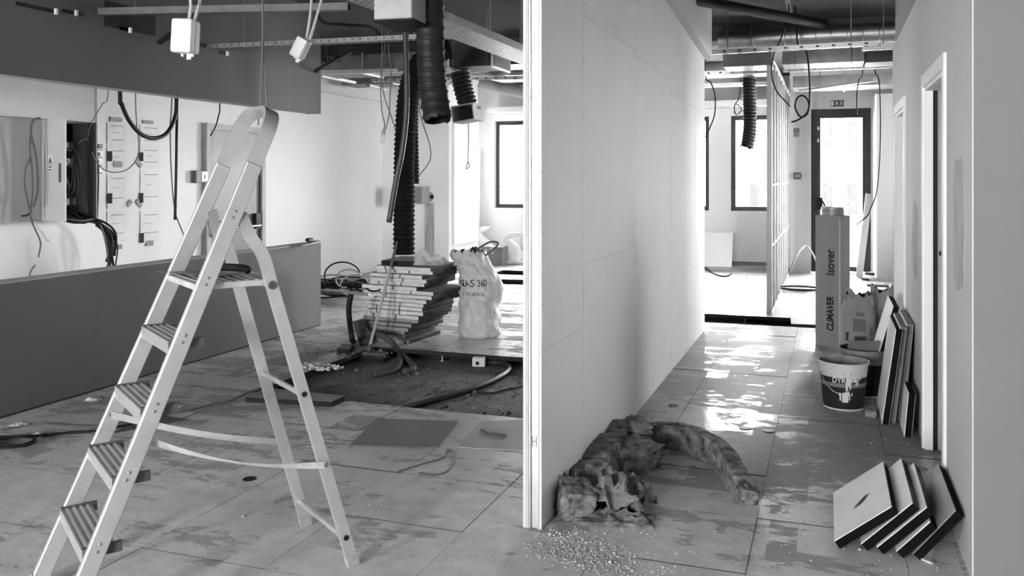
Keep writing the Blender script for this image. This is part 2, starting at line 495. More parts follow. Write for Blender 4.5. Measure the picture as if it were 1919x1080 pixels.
# grey smears of filler on the wall
M_FILL = mat('filler_smear', .44, .8, var=.3, scale=14, stretch=(1, 1, .25))
def smear(px, py, w, h, seed, X=RX):
    c = onX(px, py, X); r_ = random.Random(seed); pts = []
    for k in range(18):
        a = 2 * math.pi * k / 18
        pts.append((math.copysign(abs(math.cos(a)) ** .6, math.cos(a)) * w / 2 * r_.uniform(.8, 1.1), math.copysign(abs(math.sin(a)) ** .6, math.sin(a)) * h / 2 * r_.uniform(.9, 1.08)))
    MB().prism(pts, .0015, frame(V((X - .0015, c.y, c.z)), V((0, 1, 0)), V((0, 0, 1)), V((1, 0, 0)))).build('filler_smear', M_FILL, wall_right)
smear(1797, 420, .36, .58, 1); smear(1715, 450, .38, .50, 2)
def door_frame(name, a, b, zt, label, pocket):
    c = MB(); w = .07
    c.bx(RX - .014, RX, a - w, a, 0, zt + w).bx(RX - .014, RX, b, b + w, 0, zt + w).bx(RX - .014, RX, a, b, zt, zt + w)
    o = c.build(name, M_PAINT); struct(o, label, 'door')
    j = MB()
    j.bx(RX, RX + .12, a, a + .02, 0, zt).bx(RX, RX + .12, a + .02, b - .02, zt - .02, zt)
    j.bx(RX, RX + .04, b - .02, b, 0, zt)
    if pocket:
        j.bx(RX + .112, RX + .12, b - .02, b, 0, zt)
    else: j.bx(RX + .04, RX + .12, b - .02, b, 0, zt)
    j.build('jamb', M_PAINT, o)
    if pocket:
        lf = MB().bx(RX + .064, RX + .104, b - .045, b + .02, .01, zt - .02).build('sliding_leaf', mat('sliding_leaf_grey', .34, .6), o)
        MB().lathe([(.018, 0), (.018, .004), (.012, .005)], (RX + .084, b - .0451, 1.12), 16, Matrix.Rotation(math.pi / 2, 3, 'X')).build('finger_pull', M_BLACK, lf)
        MB().bx(RX + .0405, RX + .12, b - .012, b + .02, 0, zt).build('pocket_gap', M_BLACK, o)
    else:
        MB().bx(RX + .06, RX + .10, a + .02, b - .02, .01, zt - .02).build('leaf', M_BOARD, o)
    return o
door_frame('door_2', *OP[0], 'white sliding door frame nearest on the right corridor wall', True)
door_frame('door_3', *OP[1], 'white flush door frame farther down the right corridor wall', False)

# ---- divider wall between the left room and the corridor (stud wall with boards)
DXL, DXR, DY0, DY1 = -1.276, -1.19, 3.68, 9.03
wall_divider = MB().bx(DXL + .026, DXR - .0135, DY0 + .06, DY1, 0, 3.30).build('wall_divider', M_BOARD, origin=((DXL + DXR) / 2, DY0, 0))
struct(wall_divider, 'white plasterboard stud wall dividing the room from the corridor', 'wall')
cuts = [DY0, 4.374, 5.684, 7.018, 8.377, DY1]
seams = [(.78, 3.3), (1.10, 2.38), (.88, 2.34), (1.02, 2.2), (1.0, 2.2)]
for k in range(5):
    a, b = cuts[k] + (.0018 if k else 0), cuts[k + 1] - .0018
    zs = [0] + [q for q in seams[k] if q < 3.29] + [3.30]
    for q in range(len(zs) - 1):
        MB().bx(DXR - .0125, DXR, a, b, zs[q] + .0009, zs[q + 1] - .0009).build('drywall_board', M_BOARD, wall_divider)
for k in range(5):
    a, b = cuts[k], cuts[k + 1] - .002
    MB().bx(DXL, DXL + .0125, a, b, 0, 3.30).build('drywall_board', M_BOARD, wall_divider)
    MB().bx(DXL + .013, DXL + .0255, a, b, 0, 3.30).build('drywall_board', M_PAPER, wall_divider)
st = MB().bx(DXL + .026, DXR - .0135, DY0 + .012, DY0 + .0132, 0, 3.30)
for s_, x in ((1, DXL + .026), (-1, DXR - .0135)):
    st.bx(x, x + s_ * .0012, DY0 + .002, DY0 + .06, 0, 3.30); st.bx(x, x + s_ * .008, DY0 + .002, DY0 + .0032, 0, 3.30)
stud = st.build('end_stud', M_STUD, wall_divider)
for py in (180, 495, 830):
    zc = 1.55 + (332 - py) * 3.87 / 1650; xm = (DXL + DXR) / 2 + .006
    MB().bx(xm - .010, xm - .0075, DY0 + .0105, DY0 + .0122, zc - .022, zc + .022).bx(xm + .0075, xm + .010, DY0 + .0105, DY0 + .0122, zc - .022, zc + .022).bx(xm - .0075, xm + .0075, DY0 + .0105, DY0 + .0122, zc - .0012, zc + .0012).build('web_slot', M_SCREW, stud)
sc = MB()
for yy in cuts[:-1] + [5.03, 6.35, 7.70]:
    for k in range(11):
        for dy in ((-.012, .014) if yy in cuts[1:] else (.012,)):
            sc.lathe([(.004, 0), (.0035, .0008)], (DXR, yy + dy, .12 + k * .29 + rnd.uniform(-.02, .02)), 6, Matrix.Rotation(math.pi / 2, 3, 'Y'))
tag(sc.build('screw_heads', M_SCREW, wall_divider), None, None, kind='stuff')
# boxed beam along the top of the divider
beam = MB().prism([(0, 0), (.05, 0), (.05, .62), (0, .62)], 1, Matrix.Identity(4))
bb = MB(); A, B = V((DXR, 5.2, 3.02)), V((DXR, 9.05, 2.74))
bb.add([A, A + V((.07, 0, 0)), A + V((.07, 0, .3)), A + V((0, 0, .3)), B, B + V((.07, 0, 0)), B + V((.07, 0, .5)), B + V((0, 0, .5))],
       [(0, 1, 2, 3), (4, 7, 6, 5), (0, 4, 5, 1), (1, 5, 6, 2), (2, 6, 7, 3), (3, 7, 4, 0)])
bb.build('edge_beam', M_BOARD, wall_divider)

# ---- half wall and bulkhead of dark board, left of the room
LX, LY0, LY1, HZ = -5.0, 1.2, 7.97, .863
wall_half = MB().bx(LX - .18, LX - .0125, LY0, LY1 - .012, -.0, HZ).build('wall_half', M_PAPER, origin=(LX, 5, 0)); struct(wall_half, 'low grey plasterboard half wall left of the ladder', 'wall')
jj = [LY0, 2.6, 3.8, 5.0, 6.2, 7.4, LY1]
for k in range(6): MB().bx(LX - .0125, LX, jj[k] + .0005, jj[k + 1] - .0005, .012, HZ).build('drywall_board', M_GREEN, wall_half)
MB().bx(LX - .18, LX + .001, LY1 - .012, LY1, .012, HZ).build('end_board', M_GREEN, wall_half)
MB().bx(LX - .0125, LX - .003, LY0, LY1 - .013, 0, .012).build('painted_shadow_line', M_DARK, wall_half)  # dark strip paints in the shadow line under the boards
MB().bx(LX - .19, LX - .0005, LY0, LY1 - .001, HZ, HZ + .004).build('top_edge', M_PAPER, wall_half)
wall_bulk = MB().bx(LX - .18, LX - .0125, LY0, LY1 - .012, 2.23, 3.30).build('wall_bulkhead', M_PAPER, origin=(LX, 5, 2.2)); struct(wall_bulk, 'dark grey plasterboard bulkhead hanging above the half wall', 'wall')
for k in range(6): MB().bx(LX - .0125, LX, jj[k] + .0005, jj[k + 1] - .0005, 2.212, 3.30).build('drywall_board', M_GREEN, wall_bulk)
MB().bx(LX - .18, LX + .001, LY1 - .012, LY1, 2.212, 3.30).build('end_board', M_GREEN, wall_bulk)
MB().bx(LX - .19, LX - .0126, LY0, LY1 - .001, 2.217, 2.23).build('soffit_board', M_PAPER, wall_bulk)
for (wobj, zs) in ((wall_half, (.06, .42, .80)), (wall_bulk, (2.26, 2.5, 2.9))):
    sc = MB()
    for yy in [q * .3 + 2.0 for q in range(20)]:
        for zz in zs:
            if rnd.random() < .75: sc.lathe([(.009, 0), (.008, .001)], (LX, yy + rnd.uniform(-.05, .05), zz + rnd.uniform(-.03, .03)), 6, Matrix.Rotation(math.pi / 2, 3, 'Y'))
    tag(sc.build('screw_heads', M_SCREW, wobj), None, None, kind='stuff')

# ---- the side of the room behind the camera (added windows) and far right enclosure
wall_back = wall_with_holes('wall_back', -7.3, 3.4, BACK_Y - .2, BACK_Y, [(a, b, .9, 2.5) for a, b in ADDED_BWIN]); struct(wall_back, 'white wall behind the photographer with windows added for light', 'wall')
wsd = MB(); cur = BACK_Y
for (a, b) in ADDED_SWIN:
    wsd.bx(3.4, 3.6, cur, a, -.09, 3.30).bx(3.4, 3.6, a, b, -.09, WZ0).bx(3.4, 3.6, a, b, WZ1, 3.30); cur = b
wall_side = wsd.bx(3.4, 3.6, cur, 16.15, -.09, 3.30).build('wall_side', M_PAINT, origin=(3.4, 8, 0)); struct(wall_side, 'white outer wall with an added window in the side bay on the right', 'wall')
for n, (a, b) in enumerate(ADDED_SWIN):
    t = .075; w = MB().bx(3.47, 3.53, a, a + t, WZ0, WZ1).bx(3.47, 3.53, b - t, b, WZ0, WZ1).bx(3.47, 3.53, a + t, b - t, WZ0, WZ0 + t).bx(3.47, 3.53, a + t, b - t, WZ1 - t, WZ1)
    wo = w.build('window_%d' % (n + 4), M_BLACKM); struct(wo, 'unseen black framed window added in the side bay right of the corridor', 'window')
    MB().bx(3.495, 3.501, a + t, b - t, WZ0 + t, WZ1 - t).build('pane', M_GLASS, wo)

# ---- outside: pavement, steps and a pale building across the street
pave = MB().bx(-40, 40, 16.35, 60, -1.4, -1.2).build('pavement', mat('pale_pavement', .55, .9)); struct(pave, 'pale pavement outside the windows', 'pavement')
ter = MB().bx(-1.2, 3, 15.5, 17.4, -.4, -.02).build('terrace', mat('pale_pavement', .55, .9)); struct(ter, 'pale landing outside the exit door', 'landing')
steps = thing('outdoor_steps', (.6, 17.4, -.02), 'pale stone steps rising outside the exit door', 'steps')
for k in range(5):
    MB().bx(-.05, 2.6, 17.4 + k * .3, 19.2, -.02 + k * .16, .14 + k * .16).build('step', mat('pale_stone', .6, .8), steps)
def building(name, x0, x1, y, h, label, cols, rows, x_in=.9):
    o = thing(name, ((x0 + x1) / 2, y, -1.2), label, 'building')
    MB().bx(x0, x1, y, y + 6, -1.2, h).build('facade', mat('pale_render', .7, .9), o)
    W = (x1 - x0) / cols
    for i in range(cols):
        for j in range(rows):
            xx = x0 + W * (i + .5); zz = -.2 + j * 2.9
            w_ = MB().bx(xx - W * .28, xx + W * .28, y - .06, y + .02, zz, zz + 1.6).build('window', mat('pale_frame', .5, .6), o)
            MB().bx(xx - W * .22, xx + W * .22, y - .075, y - .055, zz + .1, zz + 1.5).build('pane', mat('dark_pane', .015, .5, bump=0, spec=0), w_)
            MB().bx(xx - W * .4, xx + W * .4, y - .3, y, zz - .3, zz - .2).build('balcony_slab', mat('pale_frame', .5, .6), w_)
building('apartment_block', -16.5, -7.0, 36, 9, 'pale building seen through the window beside the pillar', 6, 3)
building('street_house', -3.6, 1.4, 40, 8, 'pale house front seen through the glazed exit door', 5, 3)
# ================================================================ LADDER
def sweep_rect(mb, path, nrm, depth, thick, mi=0):
    path = [V(p) for p in path]; k = len(path); vs, fs = [], []
    for i in range(k):
        t = (path[min(i + 1, k - 1)] - path[max(i - 1, 0)]).normalized()
        b = nrm.cross(t).normalized()
        for (a, c) in ((-1, -1), (1, -1), (1, 1), (-1, 1)):
            vs.append(path[i] + nrm * (a * depth / 2) + b * (c * thick / 2))
    for i in range(k - 1):
        for j in range(4):
            a = i * 4 + j; b = i * 4 + (j + 1) % 4
            fs.append((a, b, b + 4, a + 4))
    fs += [(3, 2, 1, 0), (k * 4 - 4, k * 4 - 3, k * 4 - 2, k * 4 - 1)]
    return mb.add(vs, fs, mi)
LB = V((-2.599, 2.359, 0)); PHI = .96
LE = V((math.cos(PHI), math.sin(PHI), 0)); LS = V((math.sin(PHI), -math.cos(PHI), 0)); UZ = V((0, 0, 1))
LA, W0, TAP, DBK, GR, WR, TR = .426, .516, .086, 1.064, .285, .487, .048
ZST = (.291, .512, .734, .959); ZPL, ZH = 1.160, 1.411
def lfront(z, s): return LB + LE * (LA * z) + UZ * z + LS * (s * (W0 - TAP * z) / 2)
def lrear(z, s): return LB + LE * (DBK - GR * z) + UZ * z + LS * (s * (WR - TR * z) / 2)
axis = (LE * LA + UZ).normalized(); LN = axis.cross(LS).normalized()
M_FOOT = mat('grey_foot_plastic', .40, .6, var=.3, scale=20)
ladder = thing('step_ladder', LB, 'paint-spattered aluminium step ladder standing open on the floor', 'ladder')
for s in (-1, 1):
    m = MB(); sweep_rect(m, [lfront(.03, s), lfront(1.60, s)], LN, .062, .026)
    st = m.build('stile', M_ALU, ladder, bevel=.004)
    MB().bar(lfront(0, s) + UZ * .0, lfront(.045, s), .034, .07, LN).build('rubber_foot', M_FOOT, st)
    for z in (.30, .52, .74, .97, 1.17, ZH):
        for q in (-.012, .012):
            p = lfront(z + q, s) + LS * (s * .0131)
            MB().lathe([(.006, 0), (.0045, .003)], p, 8, LS.to_track_quat('Z', 'Y').to_matrix() if s > 0 else (-LS).to_track_quat('Z', 'Y').to_matrix()).build('rivet', M_ZINC, st)
# hoop over the top
wtop = (W0 - TAP * 1.6) / 2
path = [lfront(1.60, -1)]
c0 = lfront(1.66, 0); RR_ = .105
cl = lfront(1.715, -1) + LS * RR_; cr = lfront(1.715, 1) - LS * RR_
for k in range(9):
    a = math.pi - k * math.pi / 16
    path.append(cl + LS * (RR_ * math.cos(a)) + axis * (RR_ * math.sin(a)))
for k in range(9):
    a = math.pi / 2 - k * math.pi / 16
    path.append(cr + LS * (RR_ * math.cos(a)) + axis * (RR_ * math.sin(a)))
path.append(lfront(1.60, 1))
m = MB(); sweep_rect(m, path, LN, .058, .020); m.build('top_hoop', M_ALU, ladder, smooth=True, angle=.7)
M_TREAD = mat('ribbed_tread', .62, .55, .25, var=.2, scale=18, bump=.2, spots=.15, spotcol=.8, spotscale=16)
for z in ZST:
    c = lfront(z, 0); w = W0 - TAP * z - .03
    R = Matrix((LS, LE, UZ)).transposed()
    tr = MB().box(c + LE * .012 - UZ * .012, (w, .105, .024), R).build('tread', M_TREAD, ladder, bevel=.002)
    for k in range(4):
        MB().box(c + LE * (.012 - .036 + k * .024) + UZ * .0015, (w, .008, .005), R).build('grip_rib', M_ALU, tr)
    MB().box(c - LE * .042 - UZ * .020, (w, .006, .045), R).build('front_lip', M_ALU, tr)
    for s in (-1, 1):
        MB().box(c + LE * .02 + LS * (s * (w / 2 - .004)) - UZ * .010, (.016, .125, .034), R).build('end_cap', M_CABLEG, tr)
# platform
R = Matrix((LS, LE, UZ)).transposed()
e0, e1 = LA * ZPL - .035, DBK - GR * ZPL + .03
pc = LB + LE * ((e0 + e1) / 2) + UZ * ZPL; pw = W0 - TAP * ZPL - .03
pl = MB().box(pc - UZ * .012, (pw, e1 - e0, .024), R).build('platform', M_TREAD, ladder, bevel=.003)
MB().box(pc + LE * ((e1 - e0) / 2) - UZ * .02, (pw, .01, .045), R).build('rear_lip', M_ALU, pl)
for k in range(7): MB().box(pc + LE * (-(e1 - e0) / 2 + .03 + k * .034) + UZ * .001, (pw - .02, .010, .004), R).build('grip_rib', M_ALU, pl)
# rear legs, curved in at the top
for s in (-1, 1):
    pts = [lrear(.03, s), lrear(.4, s), lrear(.8, s), lrear(1.12, s), lrear(1.25, s), lrear(1.33, s) - LE * .028, lfront(ZH, s) + LE * .03 + LS * (-s * .012)]
    m = MB(); sweep_rect(m, spline(pts, 6), LN if False else LS, .022, .044); lg = m.build('rear_leg', M_ALU, ladder, smooth=True, angle=.6)
    MB().bar(lrear(0, s), lrear(.05, s), .028, .048, LE).build('rubber_foot', M_FOOT, lg)
    p = lrear(ZPL - .02, s) + LS * (s * .0115)
    q = (LS * s).to_track_quat('Z', 'Y').to_matrix()
    MB().lathe([(.017, 0), (.017, .004), (.008, .004), (.008, .002)], p, 14, q).build('pivot_ring', M_CABLEG, lg)
    for zz in (.71, .12):
        MB().lathe([(.011, 0), (.011, .003), (.006, .003)], lrear(zz, s) + LS * (s * .0115), 12, q).build('rivet', M_DARK, lg)
for zz, r_ in ((.705, .011), (.115, .012)):
    MB().tube([lrear(zz, -1), lrear(zz, 1)], r_, 10).build('cross_bar', M_ALU, ladder)
# webbing straps between front stiles and rear legs
M_STRAP = mat('pale_webbing', .62, .8, var=.12, scale=20)
for s, zf, zr in ((-1, .625, .39), (1, .64, .425)):
    A, B = lfront(zf, s) + LS * (-s * .016) - LE * .01, lrear(zr, s) + LS * (s * .016)
    pts = []
    for k in range(13):
        f = k / 12; pts.append(A.lerp(B, f) - UZ * (math.sin(math.pi * f) * (.02 if s < 0 else .04)))
    m = MB(); vs = []; fs = []
    for i, p in enumerate(pts):
        tw = (.25 if s < 0 else 1.15) * math.sin(math.pi * i / 12)
        up = UZ * math.cos(tw) + LS * math.sin(tw)
        nn = LS * math.cos(tw) - UZ * math.sin(tw)
        for (a, b) in ((-1, -1), (1, -1), (1, 1), (-1, 1)): vs.append(p + up * (a * .014) + nn * (b * .0012))
    for i in range(12):
        for j in range(4): fs.append((i * 4 + j, i * 4 + (j + 1) % 4, i * 4 + 4 + (j + 1) % 4, i * 4 + 4 + j))
    fs += [(3, 2, 1, 0), (48, 49, 50, 51)]
    sp = m.add(vs, fs).build('strap', M_STRAP, ladder)
    for p in (A, B): MB().lathe([(.009, 0), (.007, .004)], p + LS * (s * .002), 10, (LS * s).to_track_quat('Z', 'Y').to_matrix()).build('strap_rivet', M_ZINC, sp)

# ---- trowel on the ladder platform: thin steel blade, black handle
tz = ZPL + .004
tw = thing('plastering_trowel', pc + UZ * .004, 'flat steel trowel with black handle lying on ladder platform', 'trowel')
tb = (pc - LE * .10 - LS * .19) + UZ * .008; te = (pc + LE * .06 + LS * .19) + UZ * .012
u = (te - tb).normalized(); n_ = UZ.cross(u).normalized()
MB().prism([(-.04, 0), (.04, 0), (.075, .40), (-.075, .40)], .002, frame(tb - u * .12, n_, u, UZ)).build('blade', M_DUCT, tw)
hp = [pc + V((0, 0, .012)) + u * q + UZ * h for q, h in ((-.06, .0), (-.03, .022), (.05, .026), (.13, .026), (.16, .020))]
MB().tube(spline(hp, 5), .015, 10).build('handle', M_BLACK, tw, smooth=True)

# ================================================================ HANGING JUNCTION BOXES, WIRES ABOVE THE LADDER
def jbox(px, py, t, w, h, dpt, rz, tilt, label, tops):
    c = at(px, py, t)
    o = thing('junction_box', c, label, 'junction box', 'white junction boxes hanging from cables')
    Rm = (Euler((0, tilt, rz)).to_matrix())
    b = MB().box(c, (w, dpt * .55, h), Rm).build('box_body', M_WHITEP, o, bevel=.012, seg=2)
    MB().box(c + Rm @ V((0, -dpt * .45, 0)), (w * 1.04, dpt * .45, h * 1.02), Rm).build('box_lid', M_WHITEP, o, bevel=.012, seg=2)
    for dx in (-.25, .25): MB().lathe([(.007, 0), (.009, .012), (.006, .02)], c + Rm @ V((dx * w, dpt * .05, -h / 2 - .014)), 10, Rm).build('cable_nipple', M_WHITEP, b)
    MB().box(c + Rm @ V((w * .1, .0, -h / 2 - .014)), (.022, .006, .028), Rm).build('fixing_lug', M_WHITEP, b)
    for k, (tx, ty) in enumerate(tops):
        a = c + Rm @ V((w * (.1 + .28 * k) - w * .1, 0, h / 2 - .004)); e = at(tx, ty, t + .05 * k)
        e2 = V((e.x, e.y, 3.30)) + V((.03 * k, 0, 0))
        MB().tube(spline([a, a.lerp(e, .5) + RGT * .008, e, e2], 6), .0085, 8).build('cable', M_CABLEW if k else M_CABLEW, o, smooth=True)
    return o
jbox(352, 70, 4.4, .105, .165, .11, YAW - .12, .05, 'larger white junction box hanging on cables above the ladder', ((357, -20), (375, -20)))
jbox(566, 91, 5.4, .075, .125, .085, YAW - .25, .5, 'smaller tilted white junction box hanging by a dark bulkhead corner', ((584, -20), (604, -20)))
def cable(name, pts, r, m, label, cat='cable', n=7, group=None, k=8):
    o = MB().tube(spline(pts, k), r, n).build(name, m, smooth=True)
    return tag(o, label, cat, group)
T_ = lambda px, py, t: at(px, py, t)
cable('hanging_wire', [V((T_(492, 50, 4.2).x, T_(492, 50, 4.2).y, 3.3)), T_(492, 60, 4.2), T_(490, 130, 4.2), T_(486, 205, 4.2), T_(484, 235, 4.2)], .0035, M_CABLEG, 'thin grey wire hanging straight down beside the ladder hoop', 'wire')
cable('hanging_wire', [V((T_(493, 50, 4.21).x, T_(493, 50, 4.21).y, 3.3)), T_(493, 60, 4.21), T_(497, 130, 4.21), T_(499, 190, 4.21), T_(498, 215, 4.21)], .0035, M_CABLEG, 'bowed grey wire hanging to the top of the ladder hoop', 'wire')

# ================================================================ LEFT WALL: CABINET, PAPERS, DOOR
WX = -7.3
def wl(px, py, off=0.0): return onX(px, py, WX + off)
cab = thing('electrical_cabinet', (-7.2, 6.67, 1.15), 'open electrical cabinet with messy wiring on the left wall', 'cabinet')
CY0, CY1, CZ0, CZ1 = 6.39, 6.96, 1.13, 2.10
b = MB().bx(-7.3, -7.285, CY0, CY1, CZ0, CZ1).build('back_plate', M_BLACK, cab)
MB().bx(-7.285, -7.08, CY0, CY0 + .012, CZ0, CZ1).bx(-7.285, -7.08, CY1 - .012, CY1, CZ0, CZ1).bx(-7.285, -7.08, CY0, CY1, CZ1 - .012, CZ1).bx(-7.285, -7.08, CY0, CY1, CZ0, CZ0 + .012).build('casing', M_GREY, cab)
M_CABDOOR = mat('cabinet_enamel', .55, .5, var=.05)
dr = MB().bx(-7.08, -6.79, CY0 - .004, CY0 + .012, CZ0, CZ1).build('near_door', M_CABDOOR, cab)
MB().bx(-6.86, -6.84, CY0 - .014, CY0 - .004, 1.50, 1.68).build('handle', M_CABLEG, dr)
st = MB().bx(-7.0, -6.945, CY0 - .0055, CY0 - .004, 1.60, 1.76).build('warning_sticker', M_WHITEP, dr)
yS = CY0 - .0058
MB().prism([(-.02, 0), (.02, 0), (0, .06)], .0008, frame(V((-6.972, yS, 1.685)), V((1, 0, 0)), V((0, 0, 1)), V((0, -1, 0)))).build('triangle', M_CABLEG, st)
MB().bx(-6.995, -6.95, yS - .0006, yS, 1.668, 1.676).bx(-6.99, -6.955, yS - .0006, yS, 1.64, 1.655).bx(-6.99, -6.955, yS - .0006, yS, 1.612, 1.625).build('sticker_print', M_CABLEG, st)
MB().bx(-7.08, -6.98, CY1 - .012, CY1 + .004, CZ0, CZ1).build('far_door', mat('cabinet_inside_grey', .10, .5), cab)
rr = random.Random(3)
for zz in (1.86, 1.70, 1.30):
    rail = MB().bx(-7.27, -7.22, CY0 + .04, CY1 - .04, zz - .045, zz + .045).build('device_row', M_CABLEG, cab)
    for k in range(11):
        yy = CY0 + .06 + k * .042
        if rr.random() < .95: MB().bx(-7.22, -7.19 + rr.uniform(-.01, .02), yy, yy + .034, zz - .03, zz + .035).build('breaker', rr.choice((M_WHITEP, M_WHITEP, M_CABLEW, M_CABLEG)), rail)
for k in range(16):
    a = V((-7.17, rr.uniform(CY0 + .08, CY1 - .06), rr.choice((1.84, 1.68, 1.30)))); b2 = V((-7.12 + rr.uniform(-.04, .06), rr.uniform(CY0 + .05, CY1 - .05), rr.uniform(1.2, 1.95)))
    MB().tube(spline([a, a.lerp(b2, .3) + V((.05, 0, .05)), a.lerp(b2, .7) + V((.06, 0, -.04)), b2 + V((-.05, 0, -.1)), V((-7.2, b2.y, 1.16))], 5), .004, 5).build('inner_wire', rr.choice((M_CABLE, M_CABLEG, M_CABLEG)), cab)
# white boxing above the cabinet and steel trunking beside it
bxo = MB().bx(-7.3, -7.05, 4.3, 7.00, 2.105, 2.9).build('wall_boxing', M_PLASTER); struct(bxo, 'white boxed section above the electrical cabinet', 'boxing')
bpn = MB().bx(-7.3, -7.20, 4.3, CY0 - .002, 1.12, 2.105).build('wall_lining', M_PLASTER); struct(bpn, 'grey lined section of wall left of the electrical cabinet', 'lining')
pt = wl(168, 230, .1)
tag(MB().bx(-7.3, -7.16, 7.06, 7.14, 2.06, 2.95).bx(-7.3, -7.285, 7.14, 7.26, 2.04, 2.95).build('steel_trunking', mat('trunking_grey', .16, .5)), 'dark grey vertical steel trunking beside the open cabinet', 'trunking')
tag(MB().bx(-7.3, -7.14, 4.86, 4.95, 2.06, 2.6).bx(-7.3, -7.15, 4.88, 4.94, 2.02, 2.06).build('steel_trunking', mat('trunking_grey', .16, .5)), 'dark trunking end at the left edge of the picture', 'trunking')
# open socket frame between cabinet and papers
a, c = wl(167, 327), wl(187, 270)
sk = thing('wiring_frame', ((WX), (a.y + c.y) / 2, a.z), 'open wiring frame with loose terminals right of the cabinet', 'socket frame')
MB().bx(WX, WX + .03, a.y, c.y, a.z, c.z).build('back_box', M_WHITEP, sk)
for q in range(4):
    z0 = a.z + (c.z - a.z) * q / 4
    MB().bx(WX + .03, WX + .045, a.y + .01, c.y - .01, z0 + .012, z0 + .02).build('rail', M_BLACK, sk)
    MB().bx(WX + .03, WX + .05, a.y + .02 + .02 * q, a.y + .07 + .015 * q, z0 + .03, z0 + .07).build('terminal', rr.choice((M_CABLEG, M_BLACK)), sk)
MB().bx(WX + .03, WX + .04, a.y, c.y, c.z - .05, c.z).build('label_strip', M_CABLEG, sk)
# taped drawings
M_SHEET = mat('tracing_paper', .66, .7, var=.05, scale=8, bump=.1, bscale=12)
M_INK = mat('grey_print', .12, .8, bump=0)
M_TAPE = mat('dark_tape', .02, .7, bump=.05, spec=.1)
M_TAPEG = mat('grey_tape', .20, .6, var=.3, scale=25)
cols = [(200, 236, [(232, 276, 0), (278, 322, 0), (326, 392, 0), (394, 458, 0)]), (262, 299, [(236, 276, 0), (278, 316, 0), (318, 392, 0), (394, 456, 0)])]
names = [['topmost', 'second', 'third', 'lowest'], ['topmost', 'second', 'third', 'lowest']]
for ci, (x0, x1, rows) in enumerate(cols):
    for ri, (y0, y1, _) in enumerate(rows):
        A, B = wl(x0, y1), wl(x1, y0)
        ya, yb, z0, z1 = A.y, B.y, A.z, B.z
        sh = thing('drawing_sheet', (WX, (ya + yb) / 2, z0), '%s taped paper sheet in the %s column by the cabinet' % (names[ci][ri], ('left', 'right')[ci]), 'paper sheet', 'paper sheets taped to the left wall')
        tz1 = .004
        m = MB(); vs = []; fs = []
        for i in range(4):
            for j in range(4):
                vs.append((WX + .003 + .006 * abs(math.sin(i * 2.1 + j * 1.3 + ri)), ya + (yb - ya) * i / 3, z0 + (z1 - z0) * j / 3))
        for i in range(3):
            for j in range(3): fs.append((i * 4 + j, i * 4 + j + 1, i * 4 + 5 + j, i * 4 + 4 + j))
        m.add(vs, fs).build('sheet', M_SHEET, sh)
        W = yb - ya; Hh = z1 - z0
        for q, f in enumerate((.86, .30)):
            MB().bx(WX + .0095, WX + .0105, ya + W * .2, ya + W * .85, z0 + Hh * f, z0 + Hh * f + .006).build('ruled_line', M_INK, sh)
        MB().bx(WX + .0095, WX + .0102, ya + W * .25, ya + W * .6, z0 + Hh * .6, z0 + Hh * .6 + .004).build('ruled_line', M_INK, sh)
def tape(px, py, w, h, ang, m, sheet, nm='tape'):
    c = wl(px, py, .012)
    Rm = Matrix.Rotation(ang, 3, 'X')
    o = MB().box(c, (.002, w, h), Rm).build(nm, m, sheet)
    return o
sheets = [o for o in bpy.data.objects if o.name.startswith('drawing_sheet')]
for (px, py, w, h, a_, m, si) in ((218, 224, .17, .05, 0, M_TAPEG, 0), (206, 293, .065, .11, 0, M_TAPE, 1), (206, 372, .065, .11, 0, M_TAPE, 2), (221, 308, .12, .07, 0, M_TAPEG, 1), (243, 381, .08, .05, .8, M_TAPEG, 2), (221, 463, .12, .05, 0, M_TAPEG, 3),
        (278, 229, .16, .04, 0, M_TAPEG, 4), (265, 294, .06, .10, 0, M_TAPE, 5), (265, 371, .06, .11, 0, M_TAPE, 6), (266, 446, .06, .11, 0, M_TAPE, 7), (281, 456, .11, .06, 0, M_TAPEG, 7), (261, 381, .10, .05, -.8, M_TAPEG, 6), (261, 306, .10, .05, -.8, M_TAPEG, 5)):
    tape(px, py, w, h, a_, m, sheets[si])
# fire door in the left wall
DY_0, DY_1, DZT = wl(380, 300).y, wl(491, 300).y, 2.22
fd = MB()
fd.bx(WX - .02, WX + .06, DY_0, DY_0 + .075, 0, DZT).bx(WX - .02, WX + .06, DY_1 - .075, DY_1, 0, DZT).bx(WX - .02, WX + .06, DY_0 + .075, DY_1 - .075, DZT - .08, DZT)
do = fd.build('door_4', mat('door_frame_grey', .32, .55)); struct(do, 'grey steel door with black panic bar behind the ladder', 'door')
MB().bx(WX + .06, WX + .064, DY_0 - .012, DY_0 + .006, 0, DZT + .01).build('dark_gap', M_CABLEG, do)
lf = MB().bx(WX + .0, WX + .035, DY_0 + .085, DY_1 - .17, .01, DZT - .09).build('leaf', mat('steel_door_grey', .13, .45, var=.06), do)
MB().bx(WX + .0, WX + .03, DY_1 - .165, DY_1 - .08, .01, DZT - .09).build('hinge_gap', M_BLACK, do)
zb = wl(440, 425).z
MB().bx(WX + .035, WX + .10, DY_0 + .09, DY_0 + .22, zb - .09, zb + .10).build('lock_box', M_BLACK, lf)
MB().bx(WX + .035, WX + .10, DY_1 - .26, DY_1 - .15, zb - .04, zb + .16).build('lock_box', M_BLACK, lf)
MB().tube([(WX + .11, DY_0 + .12, zb), (WX + .11, DY_1 - .18, zb)], .018, 10).build('panic_bar', M_ZINC, lf)
cp = thing('call_point', wl(366, 333), 'small grey square call point left of the steel door', 'call point')
a, c = wl(359, 343), wl(381, 320)
MB().bx(WX, WX + .07, a.y, c.y, a.z, c.z).build('housing', M_CABLEG, cp, bevel=.004)
